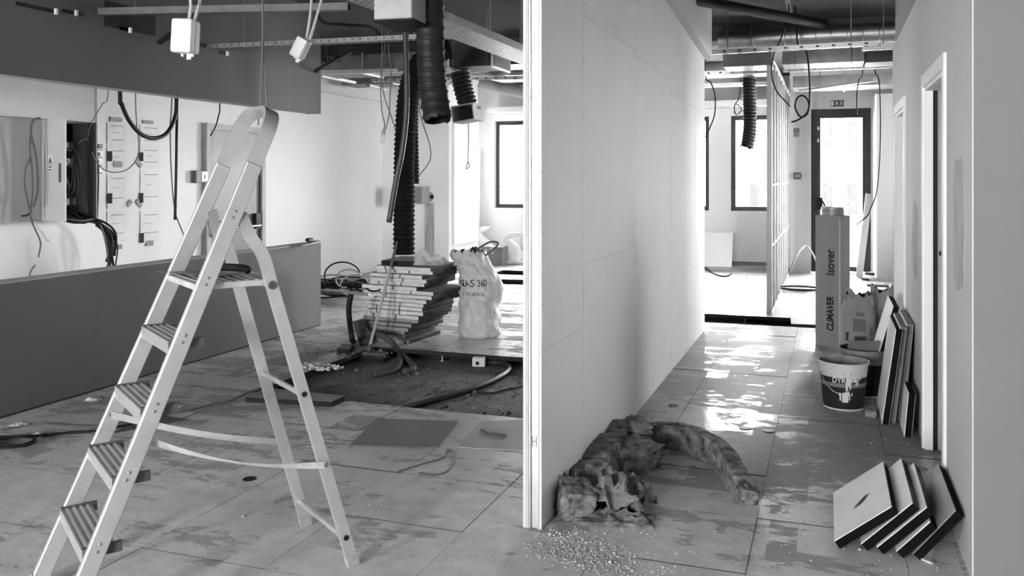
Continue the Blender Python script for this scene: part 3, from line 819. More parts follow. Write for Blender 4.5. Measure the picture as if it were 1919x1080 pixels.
MB().bx(WX + .07, WX + .076, a.y + (c.y - a.y) * .45, c.y - .01, a.z + .02, c.z - .015).build('face_plate', M_WHITEP, cp)
MB().bx(WX + .076, WX + .078, a.y + (c.y - a.y) * .62, c.y - .05, a.z + .05, c.z - .05).build('button', M_CABLEG, cp)

# ---- cables on the left wall side
sp = lambda l, off: [wl(x, y, o if o is not None else off) for (x, y, o) in l]
P3 = lambda l, off: [wl(x, y, off) for (x, y) in l]
cable('thick_cable', [V((-6.0, wl(225, 172, 1.3).y, 3.30))] + P3([(225, 172), (228, 195), (243, 228), (265, 252), (290, 259), (312, 250), (327, 222), (331, 182)], 1.3) + [V((-6.0, wl(331, 182, 1.3).y, 3.30))], .020, M_BLACK, 'thick black cable hanging in a U loop under the bulkhead')
cable('thick_cable', [V((-6.05, wl(332, 182, 1.25).y, 3.30))] + P3([(332, 182), (331, 260), (330, 330), (328, 412)], 1.25), .014, M_BLACK, 'straight black cable hanging down beside the U loop')
cable('thin_cable', [V((-6.1, wl(322, 182, 1.2).y, 3.30))] + P3([(322, 182), (319, 240), (321, 320), (328, 395), (344, 440)], 1.2), .007, M_CABLEG, 'thin grey cable hanging left of the straight black cable')
cable('thin_cable', [V((-6.4, wl(255, 175, .9).y, 3.30))] + P3([(254, 175), (256, 230), (260, 275), (255, 300), (238, 318), (215, 323), (195, 318), (180, 303), (172, 285)], .4), .006, M_CABLEG, 'thin cable looping from bulkhead across the paper sheets')
cable('thin_cable', [V((-6.3, wl(203, 170, 1.0).y, 3.30))] + P3([(203, 170), (192, 195), (178, 218), (168, 240), (163, 262)], .35), .005, M_CABLEG, 'thin wavy cable dropping to the trunking')
cable('thin_cable', [V((-6.5, wl(412, 192, .8).y, 3.30))] + P3([(412, 192), (410, 215), (404, 237), (394, 255)], .8), .008, M_CABLE, 'short dark cable end hanging over the steel door')
cable('thin_cable', P3([(146, 270), (155, 262), (168, 265), (178, 280), (184, 310), (184, 360), (182, 412)], .25), .009, M_CABLEG, 'dark cable arching out of the cabinet and down')
cable('thin_cable', P3([(160, 262), (163, 300), (162, 350), (165, 385), (172, 410)], .22), .006, M_CABLEG, 'grey cable running down the cabinet door edge')
# bundle out of the cabinet bottom, tied, and fanning down
tie = wl(181, 415, .32)
cbl = thing('cable_bundle', tie, 'tied bundle of dark cables spilling from the open cabinet', 'cable bundle')
for k in range(10):
    a = V((-7.15 + rr.uniform(-.05, .08), CY0 + .05 + k * .045, 1.2 + rr.uniform(-.03, .05)))
    mid = a.lerp(tie, .55) + V((rr.uniform(0, .08), rr.uniform(-.03, .03), rr.uniform(-.06, .0)))
    ex, ey = 188 + rr.uniform(-4, 34), rr.uniform(478, 520)
    e = wl(ex, ey, .30 + rr.uniform(-.05, .08)); e.z = max(e.z, .55)
    m2 = tie.lerp(e, .5) + V((.05, rr.uniform(-.02, .12), .06))
    MB().tube(spline([a, mid, tie + V((rr.uniform(-.015, .015), rr.uniform(-.015, .015), rr.uniform(-.015, .015))), m2, e], 8), rr.choice((.008, .010, .012)), 6).build('cable', rr.choice((M_CABLE, M_CABLE, M_CABLEG)), cbl, smooth=True)
MB().tube(spline(P3([(183, 420), (197, 432), (207, 452), (211, 475)], .31), 6), .030, 8).build('sleeve', M_CABLE, cbl, smooth=True)
# cables left of the cabinet door
cable('loose_cable', P3([(75, 221), (62, 226), (58, 250), (66, 285), (70, 320), (70, 360), (63, 388)], .32), .010, M_CABLEG, 'grey cable looping down left of the cabinet door')
cable('loose_cable', P3([(72, 221), (60, 232), (56, 275), (60, 320), (61, 360), (57, 395), (58, 410), (66, 430), (76, 455), (72, 482)], .30), .008, M_CABLEG, 'long grey cable hanging past the knot left of the cabinet')
cable('loose_cable', P3([(57, 295), (48, 318), (46, 345), (52, 378), (58, 400)], .29), .007, M_CABLEG, 'bowed grey cable left of the cabinet above the knot')
cable('loose_cable', P3([(58, 398), (50, 404), (41, 405)], .29), .008, M_CABLE, 'short dark cable stub at the knot left of cabinet')
cable('loose_cable', P3([(66, 497), (58, 508), (55, 525), (55, 560), (56, 640)], .30), .007, M_CABLEG, 'short cable end above the half wall at far left')
cable('loose_cable', P3([(68, 418), (73, 430), (82, 440), (88, 452), (92, 450)], .24), .005, M_CABLEW, 'pale thin wire end below the cabinet')

# ---- boards and tape measure on top of the half wall
pb = onz(560, 460, HZ + .01)
tag(MB().prism([(-.30, -.12), (.33, -.05), (.36, .05), (-.22, .05)], .008, frame(V((LX - .06, LY1 - .22, HZ + .005)), V((-.15, 1, 0)).normalized(), V((-1, -.15, 0)).normalized(), UZ)).build('thin_offcut_board', M_CABLEG), 'thin dark offcut board lying on half wall end', 'board')
tm = thing('tape_measure', V((LX - .06, LY1 - .12, HZ + .013)), 'small black tape measure on the half wall end', 'tape measure')
MB().box(V((LX - .06, LY1 - .12, HZ + .035)), (.05, .09, .044)).build('case', M_BLACK, tm, bevel=.012, seg=2)
MB().box(V((LX - .06, LY1 - .185, HZ + .020)), (.02, .06, .004)).build('blade_tip', M_ZINC, tm)
# ================================================================ BUILDING SERVICES UNDER THE SLAB
def channel(name, A, B, w, h, label, cat='channel', m=None, slots=0.0, hang=True, up=True, group='steel channels under the slab', perf=False):
    """U channel from A to B with its open side up (or down), threaded rods to the slab"""
    A, B = V(A), V(B); m = m or M_ZINC
    y = (B - A).normalized(); x = y.cross(UZ).normalized(); z = x.cross(y)
    R = Matrix((x, y, z)).transposed(); L = (B - A).length; C0 = (A + B) / 2; s = 1 if up else -1
    pb0 = MB().box(C0, (w, L, .003), R); mb = MB()
    for q in (-1, 1): mb.box(C0 + x * (q * (w / 2 - .0015)) + z * (s * h / 2), (.003, L, h), R)
    for q in (-1, 1): mb.box(C0 + x * (q * (w / 2 - .008)) + z * (s * (h - .001)), (.014, L, .002), R)
    o = thing(name, C0, label, cat, group)
    p = mb.build('flange_pair', m if m is not M_PERF else M_ZINC, o); pb0.build('base_plate', m, o)
    if slots:
        n = int(L / slots); sl = MB()
        for k in range(n):
            c = A + y * (slots * (k + .5))
            for q in (-1, 1): sl.box(c + x * (q * w / 2) + z * (s * h * .5), (.0045, slots * .22, h * .35), R)
            sl.box(c - z * (s * .001), (w * .35, slots * .3, .004), R)
        tag(sl.build('slots', M_SCREW, o), None, None, kind='stuff')
    if hang:
        for f in (.15, .85):
            c = A.lerp(B, f)
            MB().tube([c - UZ * .01, V((c.x, c.y, 3.30))], .005, 6).build('threaded_rod', M_DUCT, o)
    return o
M_PERF = None
def perf_material():
    m, nt, b = nodes('perforated_zinc')
    N, L = nt.nodes.new, nt.links.new
    tc = N('ShaderNodeTexCoord'); br = N('ShaderNodeTexBrick'); br.offset = .5
    for k, v in (('Color1', (.72, .72, .72, 1)), ('Color2', (.5, .5, .5, 1)), ('Mortar', (.05, .05, .05, 1)), ('Scale', 1.0), ('Mortar Size', .007), ('Brick Width', .07), ('Row Height', .028), ('Mortar Smooth', .0)):
        br.inputs[k].default_value = v
    mp = N('ShaderNodeMapping'); mp.inputs['Rotation'].default_value = (0, 0, .12)
    n = N('ShaderNodeTexNoise'); n.inputs['Scale'].default_value = 14
    mx = N('ShaderNodeMix'); mx.data_type = 'VECTOR'; mx.inputs[0].default_value = .03
    L(tc.outputs['Object'], mp.inputs[0]); L(mp.outputs[0], n.inputs['Vector']); L(mp.outputs[0], mx.inputs[4]); L(n.outputs['Color'], mx.inputs[5]); L(mx.outputs[1], br.inputs['Vector'])
    L(br.outputs['Color'], b.inputs['Base Color']); b.inputs['Metallic'].default_value = .35; b.inputs['Roughness'].default_value = .45
    return m
M_PERF = perf_material()
M_FOIL = mat('bright_foil', .36, .35, .9, var=.2, scale=6, bump=.5, bscale=9, rvar=.15)

# left room
channel('ceiling_channel', (-5.02, 5.02, 2.73), (-3.2, 5.47, 2.73), .07, .05, 'dull steel channel coming out of the bulkhead near the camera', m=mat('dull_zinc', .11, .5, .5, var=.3, scale=7, spec=.2))
MB_c = onz(393, 92, 2.65); MB_d = onz(850, 71, 2.65)
channel('ceiling_channel', MB_c, MB_d, .09, .035, 'perforated steel channel from the bulkhead to the long tray', m=mat('tray_zinc', .22, .5, .6, var=.3, scale=9, spec=.3), slots=.07)
tray = channel('cable_tray', (-2.65, 3.9, 2.64), (-2.65, 9.3, 2.64), .30, .06, 'long perforated cable tray running away overhead', 'cable tray', m=M_PERF, group=None)
channel('ceiling_channel', onz(905, 82, 2.68), onz(988, 118, 2.68), .10, .05, 'short perforated channel right of the long tray', m=M_PERF)
channel('ceiling_channel', onY(590, 139, 9.55), onY(748, 136, 9.55), .06, .045, 'bright channel below the grey rectangular duct', m=M_STUD)
channel('ceiling_channel', onz(600, 144, 2.85), onz(664, 157, 2.85), .06, .03, 'bright rail along the left wall near the bulkhead corner', m=M_STUD)
channel('ceiling_channel', onz(690, 162, 2.86), onz(724, 171, 2.86), .06, .03, 'bright rail along the left wall nearer the pillar', m=M_STUD)
channel('ceiling_channel', onY(700, 154, 11.2), onY(990, 149, 11.2), .07, .05, 'slotted bright channel far behind the black hoses', slots=.14, m=M_STUD)
channel('ceiling_channel', onY(880, 143, 10.4), onY(990, 141, 10.4), .06, .04, 'dark edged channel above the slotted far channel')
def rect_duct(name, x0, x1, y0, y1, z0, z1, label, m=M_DUCT, flanges=(), text=None, hang=True, group='rectangular air ducts under the slab'):
    o = thing(name, ((x0 + x1) / 2, (y0 + y1) / 2, z0), label, 'air duct', group)
    d_ = MB().bx(x0, x1, y0, y1, z0, z1).build('duct_body', m, o, bevel=.004)
    for f in flanges: MB().bx(f - .012, f + .012, y0 - .02, y1 + .02, z0 - .02, z1 + .02).build('flange', M_ZINC, o)
    if hang:
        for f in (.15, .85):
            xx = x0 + (x1 - x0) * f
            MB().tube([(xx, y0 - .012, z0 - .02), (xx, y0 - .012, 3.30)], .005, 6).build('threaded_rod', M_DUCT, o)
    return o
def text_mesh(txt, size, M, mat_, parent, name='lettering', depth=.0012, width=None, bold=0.0, shear=0.0):
    cu = bpy.data.curves.new('t', 'FONT'); cu.body = txt; cu.size = size; cu.extrude = depth / 2; cu.align_x = 'CENTER'; cu.align_y = 'CENTER'
    cu.offset = bold; cu.shear = shear; cu.resolution_u = 3
    ob = bpy.data.objects.new('t', cu); COL.objects.link(ob)
    bpy.context.view_layer.update()
    dg = bpy.context.evaluated_depsgraph_get()
    me = bpy.data.meshes.new_from_object(ob.evaluated_get(dg))
    bpy.data.objects.remove(ob); bpy.data.curves.remove(cu)
    xs = [v.co.x for v in me.vertices]
    k = (width / (max(xs) - min(xs))) if width else 1.0
    org = ORG[parent.name]
    for v in me.vertices:
        p = V((v.co.x * k, v.co.y, v.co.z)); v.co = (M @ p) - org
    me.name = name; me.materials.clear(); me.materials.append(mat_)
    o = bpy.data.objects.new(name, me); COL.objects.link(o); o.parent = parent; ORG[o.name] = org
    return o
d1 = rect_duct('air_duct', -7.1, -4.0, 9.75, 10.25, 2.86, 3.09, 'grey rectangular air duct behind the bulkhead corner', flanges=(-5.5,))
text_mesh('CLIMAVER', .11, frame(onY(614, 112, 9.745), V((1, 0, 0)), UZ, V((0, -1, 0))), M_BLACK, d1, width=.42, bold=.002)
rect_duct('air_duct', -7.1, -3.6, 11.9, 12.4, 2.97, 3.2, 'dark air duct deep in the left room', flanges=(-6.2,))
rect_duct('air_duct', -3.84, -3.30, 8.6, 9.1, 2.72, 2.94, 'short black plenum box right of the big black hose', m=mat('plenum_black', .03, .6), flanges=(-3.82, -3.32))
rect_duct('air_duct', -3.75, -1.4, 9.7, 10.3, 2.87, 3.02, 'pale foil duct to the right of the plenum box', m=M_FOIL, flanges=(-3.0,))
pp = MB().tube([at(905, 157, 12.2), at(992, 176, 10.6)], .07, 14).build('white_pipe', M_WHITEP, smooth=True, angle=.6); tag(pp, 'white slanting pipe under the slab above the far window', 'pipe')
pp = MB().tube([at(742, 33, 5.6), at(770, -20, 5.4)], .03, 10).build('strut', M_DUCT); tag(pp, 'short dark strut behind the hanging grey unit', 'strut')
# grey ceiling unit near the top of the frame
fu = thing('ceiling_unit', (-2.72, 4.95, 2.47), 'pale grey ceiling unit with dark underside at the top edge', 'ceiling unit')
cU = at(727, 36, 5.0)
Rm = Matrix.Rotation(YAW * .3, 3, 'Z')
MB().box(cU + V((0, .2, .17)), (.23, .36, .33), Rm).build('housing', mat('unit_grey', .42, .5), fu, bevel=.006)
MB().box(cU + V((.005, .2, -.004)), (.24, .38, .012), Rm).build('bottom_tray', M_DARK, fu)
for q in (-.09, .09): MB().tube([cU + V((q, .2, .33)), V((cU.x + q, cU.y + .2, 3.30))], .006, 6).build('hanger_rod', M_ZINC, fu)

# flexible ducts
M_HOSE = mat('black_foil_hose', .016, .5, 0, var=.4, scale=20, bump=.4, bscale=40, spec=.25)
M_HOSE2 = mat('matt_black_hose', .008, .8, var=.3, bump=0, spec=.08)
def flex(name, pts, R, pitch, label, cat='flexible duct', ridge=.07, torn=0.0, m=None, n=20, sharp=False, group='black flexible ducts hanging from the slab'):
    path = spline(pts, 24)
    # resample
    step = pitch / 4; out = [path[0]]; acc = 0
    for i in range(1, len(path)):
        seg = path[i] - path[i - 1]; L = seg.length; dd = step - acc
        while dd <= L:
            out.append(path[i - 1] + seg * (dd / L)); dd += step
        acc = (acc + L) % step
    prof = (1.0 + ridge, 1.0, 1.0 - ridge * .5, 1.0) if not sharp else (1.0 + ridge, 1.0 - ridge, 1.0 - ridge, 1.0 - ridge)
    rs = [R * prof[i % 4] for i in range(len(out))]
    mb = MB().tube(out, rs, n, caps=False)
    if torn:
        rj = random.Random(4)
        dirn = (out[-1] - out[-2]).normalized()
        for j in range(n):
            mb.v[-n + j] += dirn * rj.uniform(-torn, torn * .6) + V((rj.uniform(-1, 1), rj.uniform(-1, 1), 0)) * torn * .25
            mb.v[-2 * n + j] += dirn * rj.uniform(-torn, torn) * .3
    # inside wall
    mb2 = MB().tube(out[::2], R * .88, n, caps=False)
    o = thing(name, out[-1], label, cat, group)
    mb.build('hose', m or M_HOSE, o, smooth=True, angle=1.0)
    mb2.build('inner_lining', M_BLACK, o, smooth=True)
    if sharp:
        w = MB()
        for i in range(0, len(out) - 2, 4):
            t = (out[i + 1] - out[i]).normalized(); a = t.orthogonal().normalized(); b_ = t.cross(a)
            ring = [out[i] + t * (.008 * math.sin(q * .5)) + (a * math.cos(2 * math.pi * q / 20) + b_ * math.sin(2 * math.pi * q / 20)) * R * (1 + ridge) for q in range(21)]
            w.tube(ring, .0025, 4, caps=False)
        w.build('spiral_wire', M_DARK, o, smooth=True)
    return o
toslab_ = lambda p: V((p.x, p.y, 3.30))
top = at(806, -30, 5.3)
flex('flexible_duct', [V((top.x, top.y, 3.30)), at(805, -60, 5.3), at(806, 60, 5.3), at(809, 140, 5.3), at(814, 185, 5.28), at(821, 226, 5.25)], .086, .066, 'large black spiral hose with torn end, nearest of the hoses', ridge=.035, torn=.03, sharp=True)
flex('flexible_duct', [at(840, 92, 8.5), at(812, 100, 8.45), at(788, 118, 8.4), at(770, 155, 8.4), at(762, 210, 8.4), at(758, 300, 8.4), at(757, 400, 8.4), at(757, 478, 8.4)], .098, .045, 'long black corrugated hose hanging down behind the board stack', ridge=.10, m=M_HOSE2)
flex('flexible_duct', [toslab_(at(800, 60, 9.3)), at(792, 110, 9.3), at(776, 160, 9.3), at(772, 220, 9.3), at(773, 290, 9.3), at(774, 345, 9.3)], .064, .04, 'thinner corrugated hose half hidden behind the long black hose', ridge=.12, m=M_HOSE2)
flex('flexible_duct', [at(862, 135, 9.6), at(865, 150, 9.6), at(870, 172, 9.6), at(878, 199, 9.6)], .105, .045, 'short corrugated hose feeding the outlet box', ridge=.10)
vb = thing('outlet_box', at(875, 230, 9.6), 'tilted pale vent outlet box with dark mouth on short hose', 'vent box')
c = at(876, 213, 9.62); Rm = (Matrix.Rotation(YAW - .38, 3, 'Z') @ Matrix.Rotation(-.14, 3, 'Y'))
w_, d_, h_ = .25, .26, .17; t_ = .014
hb = MB()
for (cx, cz, sx, sz) in ((-w_ / 2, 0, t_, h_), (w_ / 2, 0, t_, h_), (0, h_ / 2, w_, t_), (0, -h_ / 2, w_, t_)): hb.box(c + Rm @ V((cx, 0, cz)), (sx, d_, sz), Rm)
hb.build('casing', mat('vent_card', .38, .6), vb)
MB().box(c + Rm @ V((0, d_ * .2, 0)), (w_ - .01, .01, h_ - .01), Rm).build('filter', M_BLACK, vb)
MB().box(c + Rm @ V((w_ / 2 + .009, .03, .045)), (.003, .09, .03), Rm).build('print', M_BLACK, vb)
# small outlet box at the end of the thinner hose, on the pillar
ob = thing('wall_outlet_box', onY(788, 382, 13.4), 'grey square outlet box below the thinner hose', 'outlet box')
a, c2 = onY(778, 382, 13.45), onY(798, 350, 13.45)
MB().bx(a.x, c2.x, 13.30, 13.60, a.z, c2.z).build('housing', mat('outlet_grey', .28, .6), ob, bevel=.006)
MB().bx(a.x + .02, c2.x - .02, 13.292, 13.30, a.z + .03, c2.z - .03).build('cover', mat('outlet_grey2', .24, .6), ob)
sw = thing('socket_pair', onY(805, 375, 13.59), 'bare twin socket holes on the pillar', 'socket')
p = onY(805, 369, 13.6)
MB().lathe([(.085, 0), (.08, .004)], p, 20, Matrix.Rotation(math.pi / 2, 3, 'X')).build('filler_patch', M_FILL, sw)
for q in (-.045, .045): MB().lathe([(.034, 0), (.034, .012), (.02, .012)], p + V((q, -.003, 0)), 14, Matrix.Rotation(math.pi / 2, 3, 'X')).build('socket_hole', M_BLACK, sw)
z_ = onY(805, 480, 13.6)
MB().bx(p.x - .09, p.x + .09, 13.596, 13.602, 0.2, p.z - .1).build('filler_strip', M_FILL, wall_pillar)
# conduits and wires of the left room
cc = at(757, 0, 6.0)
cable('grey_conduit', [V((cc.x, cc.y, 3.30)), at(757, -40, 6.0), at(760, 80, 6.0), at(762, 200, 6.0), at(754, 280, 6.0), at(742, 340, 6.0), at(729, 417, 6.0)], .019, mat('conduit_grey', .045, .45), 'dark grey conduit pipe hanging in front of the long hose', 'conduit', 10)
wv = lambda l, t: [at(x, y, t) for x, y in l]
def toslab(p): return V((p.x, p.y, 3.30))
cable('sagging_cable', [V((onz(585, 30, 2.98).x, onz(585, 30, 2.98).y, 3.3)), onz(600, 36, 2.98), onz(640, 46, 2.97), onz(685, 49, 2.97), onz(705, 58, 2.95), onz(718, 78, 2.85)], .016, M_CABLE, 'thick black cable sagging under the slab near the tray')
cw = thing('wire_connector', at(716, 262, 7.4), 'white connector hanging on thin wires left of the long hose', 'connector')
for l in ([(722, 78), (716, 110), (713, 160), (716, 210), (721, 235), (715, 252)], [(728, 85), (733, 130), (731, 180), (729, 215), (720, 252)]):
    MB().tube(spline([toslab(at(*l[0], 7.4))] + wv(l, 7.4), 6), .005, 6).build('wire', M_CABLEG, cw)
MB().box(at(717, 260, 7.4), (.035, .02, .075), Matrix.Rotation(YAW, 3, 'Z') @ Matrix.Rotation(.15, 3, 'Y')).build('connector_block', M_CABLEW, cw, bevel=.003)
cable('hanging_wire', [toslab(at(716, 78, 7.6))] + wv([(716, 90), (716, 150), (720, 180), (732, 215), (742, 245)], 7.6), .0045, M_CABLEG, 'thin wire slanting toward the long black hose', 'wire')
cable('hanging_wire', [toslab(at(784, 170, 9.0))] + wv([(786, 190), (788, 215), (795, 240), (805, 270), (806, 300), (785, 330)], 9.0), .005, M_CABLEG, 'thin wire curling below the big torn hose', 'wire')
cable('hanging_wire', [toslab(at(876, 225, 11))] + wv([(878, 240), (878, 270), (877, 300), (880, 312), (874, 316), (877, 303)], 11), .006, M_CABLE, 'dark wire with looped end in front of the bright reveal', 'wire')
# struts and slots at the bulkhead
stt = MB().bar(at(590, 134, 9.05), at(660, 95, 8.6), .03, .03).build('diagonal_strut', M_BLACKM); tag(stt, 'black diagonal strut at the bulkhead corner', 'strut')
stt = MB().bar(onX(298, 80, -4.97), onX(330, 58, -4.75), .035, .03).build('diagonal_strut', M_BLACKM); tag(stt, 'short dark bracket on the bulkhead face left of the large box', 'strut')
for (px, py, w) in ((66, 14, .30), (128, 22, .10), (232, 55, .09), (416, 99, .10)):
    p = onX(px, py, LX)
    MB().bx(LX - .004, LX + .0015, p.y - w / 2, p.y + w / 2, p.z - .012, p.z + .014).build('slot', M_BLACK, wall_bulk)
    MB().bx(LX + .001, LX + .02, p.y + w / 2, p.y + w / 2 + .018, p.z - .02, p.z + .02).build('anchor_plug', M_WHITEP, wall_bulk)
p = onX(215, 30, LX); MB().bx(LX - .004, LX + .0015, p.y - .10, p.y + .42, p.z - .09, p.z + .10).build('slot', M_BLACK, wall_bulk)

# ---------------------------------------------------------------- corridor services
c1 = MB().tube([onz(1262, -8, 3.14), onz(1545, 46, 3.14)], .05, 12)
o = c1.build('slab_pipe', mat('dark_pipe', .018, .6, spec=.1), smooth=True, angle=.6); tag(o, 'dark pipe crossing diagonally under the corridor slab', 'pipe')
sd = thing('spiral_duct', (0, 9.9, 3.05), 'round spiral steel duct crossing above the corridor end', 'air duct')
prof = []; mbd = MB(); X0, X1 = -1.15, 1.5
Rx = Matrix.Rotation(math.pi / 2, 3, 'Y')
mbd.lathe([(.105, 0), (.105, X1 - X0)], (X0, 9.9, 3.05), 36, Rx); mbd.build('duct_body', M_ZINC, sd, smooth=True, angle=.6)
for k in range(17):
    xx = X0 + .08 + k * .155
    MB().lathe([(.1055, -.004), (.109, 0), (.1055, .004)], (xx, 9.9, 3.05), 28, Rx, caps=False).build('seam_ring', M_ZINC, sd)
for xx in (-.8, .9): MB().tube([(xx, 9.8, 2.97), (xx, 9.785, 3.30)], .005, 6).build('threaded_rod', M_DUCT, sd)
channel('ceiling_channel', (-1.24, 9.25, 2.815), (.45, 9.25, 2.83), .05, .045, 'slotted channel just past the divider, nearest over the corridor', slots=.15, m=M_STUD)
channel('ceiling_channel', (.30, 9.35, 2.80), (1.6, 9.35, 2.80), .09, .05, 'dull channel right of the nearest corridor channel', m=M_PERF)
rect_duct('air_duct', -1.15, -.62, 10.3, 10.8, 2.81, 2.96, 'patched foil duct left of the bare studs', m=M_DUCT, hang=False)
rect_duct('air_duct', -.50, .35, 10.3, 10.8, 2.81, 2.96, 'foil duct crossing right of the bare studs', m=M_DUCT)
rect_duct('air_duct', .37, 1.6, 10.35, 10.8, 2.80, 2.95, 'dark duct at the right end above the corridor', m=mat('duct_dark', .06, .5), hang=False)
channel('ceiling_channel', (-1.6, 10.95, 2.795), (-.70, 10.95, 2.795), .06, .05, 'slotted bright channel left of the bare studs, second row', slots=.14, m=M_STUD)
channel('ceiling_channel', (-.52, 10.95, 2.80), (1.6, 10.95, 2.80), .06, .05, 'slotted bright channel right of the bare studs, second row', slots=.14, m=M_STUD)
channel('ceiling_channel', (-2.2, 12.4, 2.795), (-.72, 12.4, 2.795), .09, .05, 'bright channel above the corridor hose, third row', m=M_STUD)
rect_duct('air_duct', -2.2, -.75, 11.6, 12.1, 2.88, 3.05, 'dark duct behind the second channel row', m=M_DUCT)
rect_duct('air_duct', -.5, 2.0, 13.3, 14.0, 2.84, 3.0, 'pale foil duct above the exit door', m=M_FOIL, flanges=(.2, .9))
channel('ceiling_channel', onY(1500, 172, 12.9), onY(1640, 152, 12.2), .06, .03, 'thin slanting bright rail above the exit door', m=M_STUD)
pt_ = at(1404, 160, 12.0)
flex('flexible_duct', [V((pt_.x, pt_.y, 2.95)), at(1404, 168, 12.0), at(1405, 200, 12), at(1405, 235, 12), at(1402, 262, 12), at(1399, 277, 12)], .086, .045, 'black corrugated hose hanging in front of the corridor window', ridge=.09, torn=.02)
# bare stud wall
STX = -.64
sw_ = thing('stud_frame', (STX, 12.3, 0), 'bare steel stud frame standing left of the exit door', 'stud frame')
for k in range(8):
    yy = 10.35 + k * .60; w = .05
    m = MB().bx(STX - .025, STX + .025, yy - .0008, yy + .0008, 0, 2.92)
    for q in (-1, 1): m.bx(STX + q * .024 - .0012, STX + q * .024 + .0012, yy, yy + .045, 0, 2.92); m.bx(STX + q * .024, STX + q * .014, yy + .0435, yy + .045, 0, 2.92)
    so = m.build('stud', M_ZINC, sw_)
for zz in (0.0, 2.88): MB().bx(STX - .03, STX + .03, 10.3, 15.1, zz, zz + .002).bx(STX - .031, STX - .029, 10.3, 15.1, zz, zz + .04).bx(STX + .029, STX + .031, 10.3, 15.1, zz, zz + .04).build('track', M_STUD, sw_)
MB().bx(STX - .03, STX + .03, 10.31, 10.345, 0, 2.95).build('end_post', M_STUD, sw_)
for zz in (.75, 1.45): MB().bx(STX - .02, STX + .02, 10.35, 15.05, zz, zz + .02).build('bridging_bar', M_STUD, sw_)
# cables over the corridor
cable('corridor_cable', [toslab(at(1478, 60, 8.9))] + wv([(1478, 20), (1470, 55), (1460, 80), (1449, 105), (1446, 140), (1455, 170), (1470, 188), (1481, 200)], 8.9), .007, M_CABLE, 'black cable curving down across the top of the studs')
cable('corridor_cable', [toslab(at(1490, 85, 9.0))] + wv([(1495, 83), (1505, 86), (1513, 105), (1517, 150), (1517, 190), (1513, 213), (1500, 219), (1490, 200), (1496, 182), (1508, 181), (1516, 195), (1512, 212), (1497, 224), (1483, 229)], 9.0), .009, M_CABLE, 'black cable tied in a loop left of the exit sign')
cable('corridor_cable', [toslab(at(1610, 130, 10.9))] + wv([(1617, 135), (1610, 150), (1606, 175), (1606, 215)], 10.9), .008, M_CABLE, 'short black cable hanging before the exit door glass')
cable('corridor_cable', [toslab(at(1635, 128, 10.9))] + wv([(1639, 130), (1647, 150), (1650, 200), (1650, 260), (1648, 310), (1643, 360), (1632, 390), (1625, 405), (1604, 422)], 10.9), .008, M_CABLE, 'long black cable hanging right of the exit door')
cable('corridor_cable', [toslab(at(1322, 140, 11))] + wv([(1322, 142), (1332, 155), (1340, 180), (1339, 215), (1330, 240), (1321, 258)], 11), .008, M_CABLE, 'black cable bowing out at the end of the divider wall')
cable('corridor_cable', [toslab(at(1388, 130, 12.1))] + wv([(1388, 160), (1384, 185), (1376, 200), (1380, 215), (1390, 205), (1378, 195), (1376, 212)], 12.1), .006, M_CABLE, 'tangled thin cable left of the corridor hose')
# wall signs
es = thing('exit_sign', onY(1569, 200, 15.18), 'small dark exit sign with arrow and running figure above door', 'exit sign')
a, c = onY(1556, 200, 15.19), onY(1581, 188, 15.19); yS = 15.185
MB().bx(a.x, c.x, yS, 15.2, a.z, c.z).build('plate', mat('exit_dark', .05, .4), es)
W, Hh = c.x - a.x, c.z - a.z
def flat(parent, poly, cx, cz, y, m, name='mark', s=1.0): MB().prism([(x * s, z * s) for x, z in poly], .001, frame(V((cx, y, cz)), V((1, 0, 0)), UZ, V((0, -1, 0)))).build(name, m, parent)
flat(es, [(-.012, .03), (.012, .03), (.012, 0), (.03, 0), (0, -.035), (-.03, 0), (-.012, 0)], a.x + W * .48, (a.z + c.z) / 2, yS - .001, M_WHITEP, 'arrow')
flat(es, [(-.03, -.035), (-.012, -.005), (-.005, .018), (-.03, .01), (-.03, .018), (0, .03), (.015, .01), (.03, .012), (.03, .004), (.008, .0), (.012, -.012), (.025, -.035), (.014, -.035), (.003, -.015), (-.02, -.035)], a.x + W * .80, (a.z + c.z) / 2, yS - .001, M_WHITEP, 'running_figure')
flat(es, [(.008 * math.cos(q), .008 * math.sin(q)) for q in [k * .785 for k in range(8)]], a.x + W * .83, (a.z + c.z) / 2 + .038, yS - .001, M_WHITEP, 'figure_head')
MB().bx(a.x + W * .02, a.x + W * .27, yS - .001, yS, a.z + .01, c.z - .01).build('pale_end', M_WHITEP, es)
fs_ = thing('wall_sign', onY(1492, 258, 15.19), 'small square wall sign with ring symbol beside exit door', 'sign')
a, c = onY(1487, 257, 15.19), onY(1498, 240, 15.19); m_ = (a.z + c.z) / 2
MB().bx(a.x, c.x, 15.195, 15.2, a.z, c.z).build('plate', M_CABLEW, fs_)
MB().bx(a.x + .008, c.x - .008, 15.194, 15.195, m_, c.z - .008).build('dark_field', M_CABLEG, fs_)
MB().lathe([(.028, 0), (.028, .002), (.016, .002), (.016, 0)], V(((a.x + c.x) / 2, 15.194, (m_ + c.z) / 2)), 18, Matrix.Rotation(math.pi / 2, 3, 'X')).build('ring', M_WHITEP, fs_)
MB().bx(a.x + .015, c.x - .015, 15.194, 15.195, a.z + .02, a.z + .03).bx(a.x + .015, c.x - .03, 15.194, 15.195, a.z + .045, a.z + .052).build('print', M_CABLEG, fs_)
al = thing('alarm_button', onY(1494, 337, 15.19), 'small grey alarm button box below the wall sign', 'alarm button')
a, c = onY(1487, 336, 15.15), onY(1501, 324, 15.15)
MB().bx(a.x, c.x, 15.15, 15.2, a.z, c.z).build('housing', M_CABLEG, al, bevel=.004)
